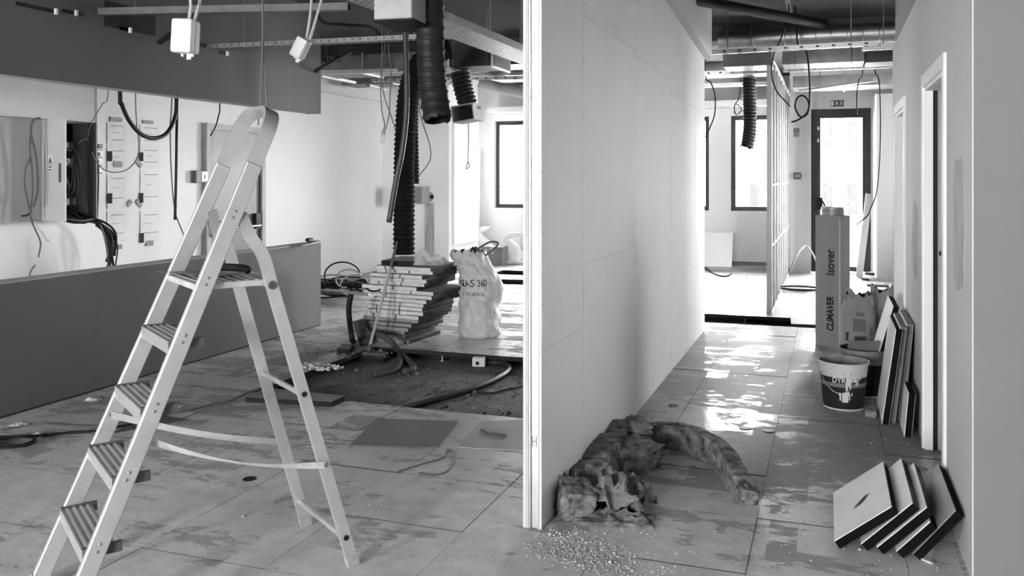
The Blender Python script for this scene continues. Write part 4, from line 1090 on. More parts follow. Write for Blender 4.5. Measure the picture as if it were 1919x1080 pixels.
MB().bx(a.x + .02, c.x - .02, 15.146, 15.15, a.z + .03, c.z - .025).build('face', M_CABLEW, al)
MB().lathe([(.012, 0), (.01, .004)], V(((a.x + c.x) / 2, 15.146, (a.z + c.z) / 2)), 10, Matrix.Rotation(math.pi / 2, 3, 'X')).build('button', M_CABLEG, al)
# ================================================================ THINGS ON THE FLOOR, LEFT ROOM
PIT = -.09
ORD = ['topmost', 'second', 'third', 'fourth', 'fifth', 'sixth', 'seventh', 'eighth', 'ninth', 'tenth', 'eleventh', 'twelfth', 'thirteenth', 'fourteenth', 'fifteenth', 'sixteenth', 'seventeenth', 'eighteenth', 'nineteenth']
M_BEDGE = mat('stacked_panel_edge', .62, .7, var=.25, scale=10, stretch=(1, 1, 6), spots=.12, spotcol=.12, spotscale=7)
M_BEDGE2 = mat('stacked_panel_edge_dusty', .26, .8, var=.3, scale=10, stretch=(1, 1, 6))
M_BSHADE = mat('stacked_panel_shaded_side', .07, .8, var=.5, scale=9, spec=.1)  # unlit right side of the stack, its shade put into the colour
M_BTOP = mat('stacked_panel_top', .22, .6, var=.2)
right_px = [816, 816, 804, 803, 802, 787, 824, 818, 811, 799, 799, 797, 794, 789, 778, 777, 768, 763, 773]
rs_ = random.Random(21)
NL = len(right_px); LH = .72 / NL
for i, rp in enumerate(right_px):
    z1 = .72 - i * LH; z0 = z1 - LH
    yf = 7.40 + rs_.uniform(-.03, .03)
    pr = onY(rp, 560, yf)
    thk = LH - rs_.choice((.002, .003, .006))
    o = thing('stacked_panel', (pr.x - .3, yf + .3, z0), '%s panel down in the stack of pale edged panels' % ORD[i], 'floor panel', 'stack of panels behind the pit', rotz=-.10 + rs_.uniform(-.06, .06))
    pcx = MB().bx(-.3, .3, -.3, .3, 0, thk - .004).build('panel_core', [M_BEDGE if i < 13 else M_BEDGE2, M_BSHADE], o, local=True)
    for p_ in pcx.data.polygons: p_.material_index = 1 if p_.normal.x > .5 else 0
    MB().bx(-.3, .3, -.3, .3, thk - .004, thk).build('top_sheet', M_BTOP, o, local=True)
    for q in (-.20, .05): 
        if rs_.random() < .6: MB().bx(q - .006, q + .008, -.302, -.29, 0.001, thk - .001).build('strap_mark', M_CABLEG, o, local=True)
# black panel and crumpled film on the stack
o = thing('black_panel', (-3.86, 7.72, .72), 'black offcut panel lying on the panel stack', 'panel', rotz=.08)
MB().bx(-.16, .16, -.28, .2, 0, .038).build('panel_body', M_DARK, o, local=True, bevel=.002)
MB().bx(-.16, .16, -.28, .2, .038, .040).build('top_sheet', mat('black_sheet', .05, .5), o, local=True)
def film_mat():
    m, nt, b = nodes('clear_film')
    b.inputs['Base Color'].default_value = (.75, .75, .75, 1); b.inputs['Roughness'].default_value = .25
    N, L = nt.nodes.new, nt.links.new
    t = N('ShaderNodeBsdfTransparent'); mx = N('ShaderNodeMixShader'); mx.inputs[0].default_value = .55
    L(t.outputs[0], mx.inputs[1]); L(b.outputs[0], mx.inputs[2]); L(mx.outputs[0], nt.nodes['Material Output'].inputs[0])
    return m
M_FILM = film_mat()
def crumple(name, c, sx, sy, sz, m, seed, label, cat, nx=16, ny=12, parent=None, fold=3.2):
    mb = MB(); vs = []; fs = []; c = V(c)
    for i in range(nx + 1):
        for j in range(ny + 1):
            u, v = i / nx * 2 - 1, j / ny * 2 - 1
            e = max(0, 1 - max(abs(u), abs(v)) ** 3)
            n1 = noise.noise(V((u * fold * .5, v * fold * .5, seed * 3.1))); n2 = noise.noise(V((u * fold, v * fold, seed * 7.7)))
            h = e * (.45 + .7 * n1 + .5 * n2)
            vs.append(c + V((u * sx / 2 * (1 + .2 * n2), v * sy / 2 * (1 + .2 * n1), max(.002, sz * abs(h) + .002))))
    for i in range(nx):
        for j in range(ny):
            a = i * (ny + 1) + j; fs.append((a, a + ny + 1, a + ny + 2, a + 1))
    o = mb.add(vs, fs).build(name, m, parent)
    if parent is None: tag(o, label, cat)
    return o
crumple('plastic_film', (-3.58, 7.62, .722), .34, .30, .16, M_FILM, 2, 'crumpled clear plastic film on top of the panel stack', 'plastic film')
crumple('plastic_film', (-3.30, 7.85, .70), .22, .2, .10, M_FILM, 5, 'small piece of clear film beside the white sack top', 'plastic film')

# ---- lumps, sacks
def lump(name, c, size, seed, m, parent=None, rough=.25, R=None, n=5, freq=2.2, box=.55, fine=.06, label=None, cat=None, group=None, smooth=True):
    bm = bmesh.new(); bmesh.ops.create_cube(bm, size=2.0)
    bmesh.ops.subdivide_edges(bm, edges=bm.edges, cuts=n * 2 + 1, use_grid_fill=True)
    mb = MB(); idx = {}
    c = V(c)
    for k, v in enumerate(bm.verts):
        p = v.co.copy(); s_ = p.normalized(); q = s_.lerp(p, box)
        d_ = noise.noise(s_ * freq + V((seed * 5.3, seed, 0))) * rough + noise.noise(p * freq * 3.1 + V((seed, 9, 3))) * rough * .4 + noise.noise(p * freq * 9 + V((seed, 4, 1))) * fine
        q = q * (1 + d_)
        q = V((q.x * size[0] / 2, q.y * size[1] / 2, q.z * size[2] / 2))
        if R is not None: q = R @ q
        mb.v.append(c + q); idx[v.index] = k
    bm.verts.index_update()
    for f in bm.faces: mb.f.append(tuple(v.index for v in f.verts)); mb.m.append(0)
    bm.free()
    o = mb.build(name, m, parent, smooth=smooth)
    if parent is None: tag(o, label, cat, group)
    return o
def sack_rings(c, prof, seed, n=40, wr=.06, sq=.75, nz=26):
    """prof: list of (z, rx, ry, dx, dy); returns rings interpolated with wrinkles and the centre function"""
    P = [V((z, rx, ry)) for z, rx, ry, dx, dy in prof]; Q = [V((dx, dy, 0)) for z, rx, ry, dx, dy in prof]
    sp = spline(P, nz // (len(prof) - 1) + 1); sq_ = spline(Q, nz // (len(prof) - 1) + 1)
    rings = []
    for a, b in zip(sp, sq_):
        ring = []
        for j in range(n):
            t = 2 * math.pi * j / n; ct, st = math.cos(t), math.sin(t)
            x = math.copysign(abs(ct) ** sq, ct); y = math.copysign(abs(st) ** sq, st)
            d_ = noise.noise(V((x * 1.5 + seed, y * 1.5, a.x * 9))) * wr + noise.noise(V((x * 4 + seed, y * 4, a.x * 16 + x * 5))) * wr * .8 + noise.noise(V((x * 9 + seed, y * 9, a.x * 40))) * wr * .25
            ring.append(V((c[0] + b.x + x * a.y * (1 + d_), c[1] + b.y + y * a.z * (1 + d_), c[2] + a.x)))
        rings.append(ring)
    return rings
def loft(mb, rings, cap_bottom=True, cap_top=False):
    n = len(rings[0]); vs = [p for r in rings for p in r]; fs = []
    for i in range(len(rings) - 1):
        for j in range(n): fs.append((i * n + j, i * n + (j + 1) % n, (i + 1) * n + (j + 1) % n, (i + 1) * n + j))
    if cap_bottom: fs.append(tuple(range(n))[::-1])
    if cap_top: fs.append(tuple(range((len(rings) - 1) * n, len(rings) * n)))
    return mb.add(vs, fs)
def wrap_text(txt, size, width, rings, ang0, z0, mat_, parent, name='lettering', tilt=0.0, off=.004, bold=0.0, shear=0.0):
    """lettering laid onto a lofted skin: x runs around, y up"""
    cu = bpy.data.curves.new('t', 'FONT'); cu.body = txt; cu.size = size; cu.align_x = 'CENTER'; cu.align_y = 'CENTER'; cu.offset = bold; cu.shear = shear; cu.resolution_u = 4
    ob = bpy.data.objects.new('t', cu); COL.objects.link(ob); bpy.context.view_layer.update()
    me = bpy.data.meshes.new_from_object(ob.evaluated_get(bpy.context.evaluated_depsgraph_get()))
    bpy.data.objects.remove(ob); bpy.data.curves.remove(cu)
    xs = [v.co.x for v in me.vertices]; k = width / (max(xs) - min(xs))
    bm = bmesh.new(); bm.from_mesh(me)
    bmesh.ops.triangulate(bm, faces=bm.faces)
    bmesh.ops.subdivide_edges(bm, edges=[e for e in bm.edges if e.calc_length() > size * .15], cuts=1)
    n = len(rings[0]); cen = [sum(r, V()) / n for r in rings]; zc = [r[0].z for r in rings]
    org = ORG[parent.name]
    for v in bm.verts:
        x = v.co.x * k; y = v.co.y + x * tilt
        z = z0 + y
        i = max(0, min(len(zc) - 2, next((q for q in range(len(zc) - 1) if zc[q + 1] >= z), len(zc) - 2)))
        f = max(0, min(1, (z - zc[i]) / max(1e-6, zc[i + 1] - zc[i])))
        C_ = cen[i].lerp(cen[i + 1], f)
        rad = sum((p.xy - C_.xy).length for p in rings[i]) / n
        # around: walk by arc length
        t = (ang0 + x / rad) / (2 * math.pi) * n
        j = int(math.floor(t)) % n; g = t - math.floor(t)
        p0 = rings[i][j].lerp(rings[i][(j + 1) % n], g); p1 = rings[i + 1][j].lerp(rings[i + 1][(j + 1) % n], g)
        p = p0.lerp(p1, f); nn = (p - C_); nn.z = 0; nn.normalize()
        v.co = p + nn * off - org
    m2 = bpy.data.meshes.new(name); bm.to_mesh(m2); bm.free(); bpy.data.meshes.remove(me)
    m2.materials.clear(); m2.materials.append(mat_)
    o = bpy.data.objects.new(name, m2); COL.objects.link(o); o.parent = parent; ORG[o.name] = org
    return o
M_SACK = mat('white_woven_sack', .50, .5, var=.10, scale=14, bump=.6, bscale=16)
sb = onz(885, 636, 0) + V((0, .16, 0))
sack = thing('white_sack', sb, 'tall white sack with printed lettering stuffed beside panel stack', 'sack')
prof = [(0.0, .185, .15, 0, 0), (.03, .215, .17, 0, 0), (.10, .205, .17, .00, 0), (.28, .19, .16, .005, 0), (.42, .205, .17, .02, 0), (.55, .20, .17, .01, 0), (.68, .175, .15, -.05, 0), (.76, .18, .14, -.09, 0), (.83, .165, .13, -.10, .01)]
rg = sack_rings(sb, prof, 3, n=64, wr=.15, sq=.85, nz=48)
rj = random.Random(8)
for r_ in rg[-2:]:
    for p in r_: p.z += rj.uniform(-.02, .02)
loft(MB(), rg).build('bag', M_SACK, sack, smooth=True)
loft(MB(), [[p + (sum(r_, V()) / len(r_) - p) * .06 for p in r_] for r_ in rg[-8:]], cap_bottom=True).build('lining', M_CABLEG, sack, smooth=True)
va = math.atan2(-1, .42)
wrap_text('NZAS 360', .095, .285, rg, -1.68, .53, M_DARK, sack, tilt=.06, shear=.15)
wrap_text('ATECAISOL', .045, .20, rg, -1.62, .43, M_CABLEG, sack, tilt=.02)
stt_ = sb + V((-.1, .01, .78))
for k in range(6):
    a = stt_ + V((-.09 + k * .038, rj.uniform(-.06, .04), -.05)); b2 = a + V((rj.uniform(-.05, .05), rj.uniform(-.05, .05), rj.uniform(.08, .13)))
    q = thing('dark_scrap', a, ('leftmost dark scrap sticking out of the open sack', 'second dark scrap from the left in the open sack', 'third dark scrap from the left in the open sack', 'fourth dark scrap from the left in the open sack', 'fifth dark scrap from the left in the open sack', 'rightmost dark scrap sticking out of the open sack')[k], 'scrap', 'dark scraps in the white sack')
    MB().tube(spline([a, a.lerp(b2, .5) + V((0, 0, .02)), b2, b2 + V((rj.uniform(-.04, .04), 0, -.04))], 4), rj.choice((.012, .018, .022)), 7).build('pipe_piece', M_BLACK, q)
cable('looped_cord', [stt_ + V((.06, 0, .04)), stt_ + V((.12, 0, .09)), stt_ + V((.22, 0, .14)), stt_ + V((.30, 0, .13)), stt_ + V((.24, 0, .06)), stt_ + V((.16, .0, -.0)), stt_ + V((.14, -.1, -.06))], .010, M_CABLEG, 'grey cord looping off the top of the white sack', 'cord')

# ---- broom leaning on the stack, standing in the pit
br = thing('broom', (-3.88, 7.0, PIT), 'push broom with long handle leaning on the panel stack', 'broom')
A, B = V((-3.88, 6.97, -.01)), V((-3.835, 7.70, 1.37)); mid = A.lerp(B, .52)
MB().tube([A, mid], .0145, 10).build('lower_handle', mat('worn_handle', .40, .6, var=.2), br, smooth=True, angle=.6)
MB().tube([mid, B], .0145, 10).build('upper_handle', M_CABLEG, br, smooth=True, angle=.6)
hd = MB().bx(-4.07, -3.69, 6.90, 7.0, -.028, -.006).build('head_block', M_CABLEG, br, bevel=.004)
bs = MB().bx(-4.065, -3.695, 6.905, 6.995, -.0895, -.028).build('bristle_block', M_DARK, br)
MB().tube([A - V((0, .005, .02)), A + V((.0015, .03, .055))], .02, 10).build('socket', M_CABLEG, br)

# ---- pieces around the pit edge
def board(name, pts_px, z, thick, label, m=M_CORE, mt=None, cat='board', group=None):
    P = [onz(x, y, z + thick) for x, y in pts_px]
    c = sum(P, V()) / len(P); c.z = z
    o = thing(name, c, label, cat, group)
    mb = MB(); n = len(P); lo = [p - UZ * (thick - .0008) for p in P]; hi = [p - UZ * .0008 for p in P]
    mb.add(lo + hi, [tuple(range(n))[::-1], tuple(range(n, 2 * n))] + [(i, (i + 1) % n, (i + 1) % n + n, i + n) for i in range(n)]).build('board_core', m, o)
    mb = MB(); mb.add(hi + [p for p in P], [tuple(range(n))[::-1], tuple(range(n, 2 * n))] + [(i, (i + 1) % n, (i + 1) % n + n, i + n) for i in range(n)]).build('top_face', mt or m, o)
    return o
board('loose_floor_panel', [(460, 744), (500, 727), (646, 742), (622, 753)], .0, .038, 'loose dark edged floor panel at the near edge of pit', M_DARK, mat('scuffed_panel_top', .20, .5, var=.3, scale=8), 'floor panel')
board('thin_sheet', [(655, 834), (706, 785), (858, 789), (819, 838)], .0, .006, 'thin brownish square sheet lying on the floor panels', M_CABLEG, mat('hardboard_face', .17, .7, var=.15, scale=4), 'sheet')
board('pale_sheet', [(858, 838), (898, 790), (1000, 786), (1000, 846)], .0, .004, 'pale flat sheet on the floor beside the divider end', M_PAPER, mat('pale_sheet_face', .40, .6, var=.08), 'sheet')
board('timber_block', [(632, 653), (643, 644), (664, 646), (655, 655)], .0, .05, 'short dark timber block at the left of the pit edge', M_DARK, M_CABLEG, 'block')
o = MB().prism([(-.05, 0), (.05, 0), (.05, .40), (-.05, .40)], .02, frame(onz(694, 668, PIT) + V((0, -.02, .0)), V((.75, .65, .1)).normalized(), V((-.55, .45, .70)).normalized(), V((.75, .65, .1)).normalized().cross(V((-.55, .45, .70)).normalized()))).build('leaning_board', mat('dark_plank', .07, .7)); tag(o, 'dark short plank leaning on the pit edge behind the broom', 'plank')
cable('stub_hose', [onz(662, 643, 0) + V((0, 0, .01)), onz(660, 635, .1), at(655, 600, 8.0), at(654, 575, 8.0), at(658, 552, 8.0)], .025, M_BLACK, 'black hose stub standing upright left of the panel stack', 'hose', 10)
z2 = PIT + .03
cable('bent_hose', [onz(680, 625, .10), onz(710, 628, .12), onz(735, 642, .06), onz(755, 665, z2), onz(775, 690, z2), onz(757, 697, z2)], .028, mat('dusty_hose', .06, .7), 'dark bent hose dropping off the pit edge', 'hose', 10)
cable('bent_hose', [onz(738, 645, .03), onz(750, 665, z2), onz(745, 690, z2), onz(725, 697, z2), onz(700, 702, z2 - .005)], .026, mat('dusty_hose', .06, .7), 'dusty hose curling on the pit floor by the broom', 'hose', 10)
hs = [(738, 772), (790, 756), (850, 740), (905, 722), (945, 702), (955, 688), (935, 680), (895, 680)]
cable('long_hose', [onz(x, y, PIT + .022) for x, y in hs], .023, mat('black_hose', .025, .5), 'long black hose curving across the pit floor', 'hose', 10)
wb = thing('small_white_box', onz(893, 690, PIT), 'small white electrical box lying in the pit', 'box')
c = onz(893, 689, PIT) + V((0, .06, .04))
MB().box(c, (.11, .09, .075), Matrix.Rotation(.25, 3, 'Z')).build('body', M_WHITEP, wb, bevel=.004)
MB().lathe([(.016, 0), (.016, .004), (.01, .005)], c + Matrix.Rotation(.25, 3, 'Z') @ V((-.01, -.046, -.005)), 14, Matrix.Rotation(.25, 3, 'Z') @ Matrix.Rotation(math.pi / 2, 3, 'X')).build('knockout_hole', M_BLACK, wb)
# rubble and dust: nobody could count it
def crumbs(name, spots, label, m, seed, size=(.004, .02), flat=.5, cat='rubble', lng=1.0):
    r_ = random.Random(seed); mb = MB()
    for (c, rx, ry, n) in spots:
        for k in range(n):
            a, q = r_.uniform(0, 6.283), math.sqrt(r_.random()) if r_.random() < .5 else r_.random()
            s_ = r_.uniform(*size) * (1 if r_.random() < .93 else 1.8)
            p = V((c.x + math.cos(a) * q * rx, c.y + math.sin(a) * q * ry, c.z + s_ * flat * .4))
            Rm = Euler((r_.uniform(-.3, .3), r_.uniform(-.3, .3), r_.uniform(0, 6))).to_matrix()
            pts = [(1, 0, -.5), (-.5, .8, -.5), (-.5, -.8, -.5), (.8, .2, .5), (-.6, .5, .5), (-.2, -.7, .5)]
            mb.add([p + Rm @ V((x * s_ * .6 * lng * r_.uniform(.7, 1.2), y * s_ * .6 * r_.uniform(.7, 1.2), z * s_ * flat)) for x, y, z in pts], [(0, 2, 1), (3, 4, 5), (0, 1, 4, 3), (1, 2, 5, 4), (2, 0, 3, 5)])
    o = mb.build(name, m); return tag(o, label, cat, None, 'stuff')
M_CRUMB = mat('plaster_crumb', .55, .9, var=.35, scale=40)
M_CRUMBD = mat('dirt_crumb', .13, .9, var=.5, scale=40)
crumbs('plaster_crumbs', [(onz(595, 688, 0), .22, .12, 160), (onz(800, 660, PIT), .5, .12, 90), (onz(935, 668, PIT), .25, .08, 60)], 'pale plaster crumbs and shavings along the pit edge', M_CRUMB, 1, (.008, .035))
crumbs('pit_dirt', [(V((-2.7, 6.2, PIT)), 1.2, .85, 420), (onz(640, 660, 0), .5, .25, 140)], 'dark dirt crumbs strewn over the pit floor', M_CRUMBD, 2, (.005, .025))
# ---- cable heap behind the half wall
hp = onz(645, 560, 0)
M_ = (M_CABLE, M_CABLE, M_CABLE, M_CABLEG, M_BLACK, M_CABLEW)
rc = random.Random(13)
heap = thing('cable_heap', hp, 'tangled heap of black cables beyond the half wall end', 'cable heap')
for k in range(26):
    y0 = rc.uniform(-.25, .35); zz = rc.uniform(.03, .30) * (1 - abs(y0))
    pts = [hp + V((-.75 + i * .24 + rc.uniform(-.08, .08), y0 + rc.uniform(-.12, .12), max(.015, zz + rc.uniform(-.05, .05)))) for i in range(rc.choice((4, 5, 6)))]
    MB().tube(spline(pts, 5), rc.choice((.009, .012, .017, .022)), 6).build('cable', M_[k % 6] if k < 24 else M_CABLEW, heap, smooth=True)
for (a0, r0, zc, m) in ((.3, .22, .34, M_CABLE), (1.2, .15, .30, M_CABLEW), (2.0, .17, .22, M_CABLEW)):
    pts = [hp + V((.1 + a0 * .1 + math.cos(q * .55) * r0, -.2 - .02 * q, zc + math.sin(q * .55) * r0 * .7)) for q in range(10)]
    MB().tube(spline(pts, 5), .010, 6).build('loop', m, heap, smooth=True)
# ---- wires and scraps on the floor at the left
def fl(l, z=.007): return [onz(x, y, z) for x, y in l]
cable('floor_wire', fl([(490, 727), (460, 737), (430, 752), (400, 757), (360, 768), (310, 777), (260, 790), (180, 800), (90, 795), (50, 798), (0, 806)]), .006, M_CABLEG, 'thin grey wire snaking along the floor past the ladder', 'wire')
cable('floor_wire', fl([(0, 819), (60, 818), (120, 812), (180, 808), (250, 795), (290, 784)]), .008, M_CABLE, 'dark flat wire on the floor at the left edge', 'wire')
cable('floor_wire', fl([(742, 886), (790, 870), (830, 858), (838, 843), (850, 850), (842, 880), (815, 890), (785, 886)], .005), .003, M_CABLEG, 'fine wire curl on floor below the thin square sheet', 'wire')
cable('floor_wire', fl([(902, 805), (915, 812), (930, 813), (948, 817)], .01), .006, M_CABLEG, 'short dark wire end on the pale sheet', 'wire')
cable('floor_wire', [onz(x, y, PIT + .006) for x, y in [(890, 735), (920, 737), (950, 730), (975, 725), (990, 715)]], .005, M_CABLE, 'thin dark wire lying in the pit by the divider', 'wire')
cl_ = thing('wire_coil', onz(25, 830, 0), 'small coil of wire on the floor at the left edge', 'wire coil')
for k in range(4):
    c0 = onz(24, 829, .01 + .008 * k)
    MB().tube([c0 + V((math.cos(q * .45) * (.10 + .012 * k), math.sin(q * .45) * (.13 - .01 * k), 0)) for q in range(15)], .006, 6).build('turn', rc.choice((M_CABLE, M_CABLEG)), cl_)
for (x, y, s_, sd, lab) in ((37, 797, .05, 1, 'crumpled scrap on the floor near the left edge'), (174, 750, .05, 2, 'crumpled scrap at the foot of half wall'), (315, 764, .08, 3, 'flattened scrap on the floor behind the ladder'), (70, 818, .04, 4, 'tiny scrap beside the wire coil')):
    crumple('floor_scrap', onz(x, y, 0), s_ * 2, s_ * 1.6, s_ * .5, M_CRUMB, sd, lab, 'scrap', 8, 8)
bw = board('wedge_board', [(205, 813), (290, 775), (350, 788), (330, 790)], 0, .006, 'thin dark strip on the floor behind the ladder', M_CABLEG, M_CABLEG, 'strip')
# ---- far end of the left room
fa = onY(893, 300, 15.6)
for (x0, x1, yb_, lab, m) in ((879, 884, 470, 'thin white batten leaning at the far left wall corner', M_WHITEP), (888, 899, 470, 'wide white plank leaning upright beside the far window', M_PAINT)):
    a, c = onY(x0, yb_, 15.3), onY(x1, 280, 15.75)
    bsz = c.x - a.x if c.x > a.x else .09
    bt = onY((x0 + x1) / 2 - 2, 480, 15.2); tp = onY((x0 + x1) / 2 + 3, 280, 15.8); bt.z = 0
    o = MB().bar(bt, tp, max(.05, bsz), .03, up=V((0, -1, .2))).build('leaning_plank', m); tag(o, lab, 'plank')
bgb = onz(942, 492, 0)
gx = thing('grey_carton', onz(922, 497, 0), 'small grey carton on the far floor beyond the sack', 'carton')
c = onz(922, 497, 0)
MB().bx(c.x - .19, c.x + .19, c.y, c.y + .3, 0, .32).build('box', mat('grey_card', .20, .8), gx, bevel=.004)
MB().bx(c.x - .03, c.x + .03, c.y - .002, c.y + .302, .2, .322).build('packing_tape', M_CABLEW, gx)
for (x, y, w, h, sd, lab) in ((903, 470, .20, .62, 4, 'slumped white plastic sack against the far corner'), (957, 492, .22, .55, 6, 'white plastic sack with twisted neck beside the carton')):
    c = onY(x, 480, 15.45 if sd == 4 else 14.9); c.z = 0
    prof = [(0, w, .14, 0, 0), (.05, w * 1.1, .16, 0, 0), (h * .45, w * .85, .13, .02, 0), (h * .7, w * .45, .08, -.04, 0), (h * .8, w * .25, .05, -.05, 0), (h * .9, w * .55, .05, .03, 0), (h, w * .5, .03, .10, 0)]
    o = loft(MB(), sack_rings(c, prof, sd, n=28, wr=.25), cap_top=True).build('plastic_sack', mat('white_plastic_film', .80, .4, var=.05), smooth=True); tag(o, lab, 'sack')
o = MB().bx(-6.03, -6.0, 13.75, 14.85, .4, 2.55).build('reveal_board', M_PAINT); struct(o, 'white lining board on the pillar side', 'lining')
# ================================================================ THINGS IN THE CORRIDOR
M_PFACE = mat('panel_face_pale', .82, .6, var=.08, scale=5)
M_PBACK = mat('panel_back_grey', .26, .55, var=.2, scale=7)
M_PEDGE = mat('panel_edge_black', .008, .9, var=.4, spec=.05)
def lean_panel(bpx, upx, length, label, face=M_PFACE, th=.038, group='cut floor panels leaning on the near wall', rotz=0.0, mark=False, lip=True, dz=0.0):
    L_ = onz(bpx[0], bpx[1], 0); U_ = onY(upx[0], upx[1], L_.y)
    s = (U_ - L_); w = s.length; s.normalize(); y = V((0, 1, 0)); y = Matrix.Rotation(rotz, 3, 'Z') @ y
    n = y.cross(s).normalized()
    if n.x > 0: n = -n
    o = thing('cut_floor_panel', L_, label, 'floor panel', group)
    def slab(a, b, name, m):
        P = [L_ + n * a, L_ + s * w + n * a, L_ + s * w + n * b, L_ + n * b]; Q = [p + y * length for p in P]
        return MB().add(P + Q, [(3, 2, 1, 0), (4, 5, 6, 7), (0, 1, 5, 4), (1, 2, 6, 5), (2, 3, 7, 6), (3, 0, 4, 7)]).build(name, m, o)
    slab(0, th - .004, 'panel_core', M_PEDGE); f = slab(th - .004, th, 'panel_face', face)
    if mark:
        c = L_ + s * (w * .52) + y * (length * .42) + n * (th + .0006)
        MB().prism([(-.055, -.01), (-.02, -.022), (.05, -.012), (.06, .012), (.01, .020), (-.03, .012)], .001, frame(c, (y * .8 + s * .6).normalized(), (s * .8 - y * .6).normalized(), n)).build('torn_hole', M_CABLEG, f)
        MB().prism([(-.03, -.008), (.035, -.006), (.04, .008), (-.01, .010)], .0018, frame(c, (y * .8 + s * .6).normalized(), (s * .8 - y * .6).normalized(), n)).build('torn_core', M_DARK, f)
    return o
lean_panel((1574, 1029), (1682, 964), .60, 'pale cut floor panel with torn hole, outermost by the wall', mark=True)
lean_panel((1626, 1033), (1723, 956), .60, 'second cut floor panel from the left leaning by the wall')
lean_panel((1656, 1039.5), (1750, 964), .58, 'third cut floor panel from the left leaning by the wall')
lean_panel((1693, 1047), (1757, 991), .56, 'short cut floor panel, fourth from left by the wall')
lean_panel((1725, 1051), (1806, 969), .60, 'innermost cut floor panel touching the right wall', face=M_PBACK)
tag(MB().box(onz(1738, 1052, .006), (.05, .012, .008), Matrix.Rotation(-.7, 3, 'Z')).build('plaster_chip', M_CRUMB), 'small white plaster chip before the leaning panels', 'chip')

def stand_panel(xb, xt, yn, h, length, label, th=.04, rotz=0.0, mat_edge=M_PEDGE, face=M_PFACE):
    L_ = V((xb, yn, 0)); s = V((xt - xb, 0, math.sqrt(max(.01, h * h - (xt - xb) ** 2)))).normalized(); y = Matrix.Rotation(rotz, 3, 'Z') @ V((0, 1, 0))
    n = y.cross(s).normalized(); n = -n if n.x > 0 else n
    o = thing('upright_floor_panel', L_, label, 'floor panel', 'floor panels standing against the right wall')
    def slab(a, b, name, m):
        P = [L_ + n * a, L_ + s * h + n * a, L_ + s * h + n * b, L_ + n * b]; Q = [p + y * length for p in P]
        return MB().add(P + Q, [(3, 2, 1, 0), (4, 5, 6, 7), (0, 1, 5, 4), (1, 2, 6, 5), (2, 3, 7, 6), (3, 0, 4, 7)]).build(name, m, o)
    slab(0, th - .004, 'panel_core', mat_edge); slab(th - .004, th, 'panel_face', face)
    slab(-.003, 0, 'panel_back', M_PBACK)
    return o
stand_panel(.345, .425, 5.97, .60, .60, 'large upright floor panel with black edge, front of the row')
stand_panel(.385, .455, 6.03, .61, .60, 'grey edged upright floor panel behind the front one', mat_edge=mat('panel_edge_grey', .16, .7))
stand_panel(.44, .497, 6.10, .62, .60, 'upright floor panel closest to the right wall', mat_edge=mat('panel_edge_grey', .16, .7))
stand_panel(.455, .478, 5.72, .265, .30, 'small cut panel standing nearest at the wall foot')
stand_panel(.28, .455, 6.70, .66, .60, 'pale strongly tilted panel behind the upright panels', face=M_PFACE)

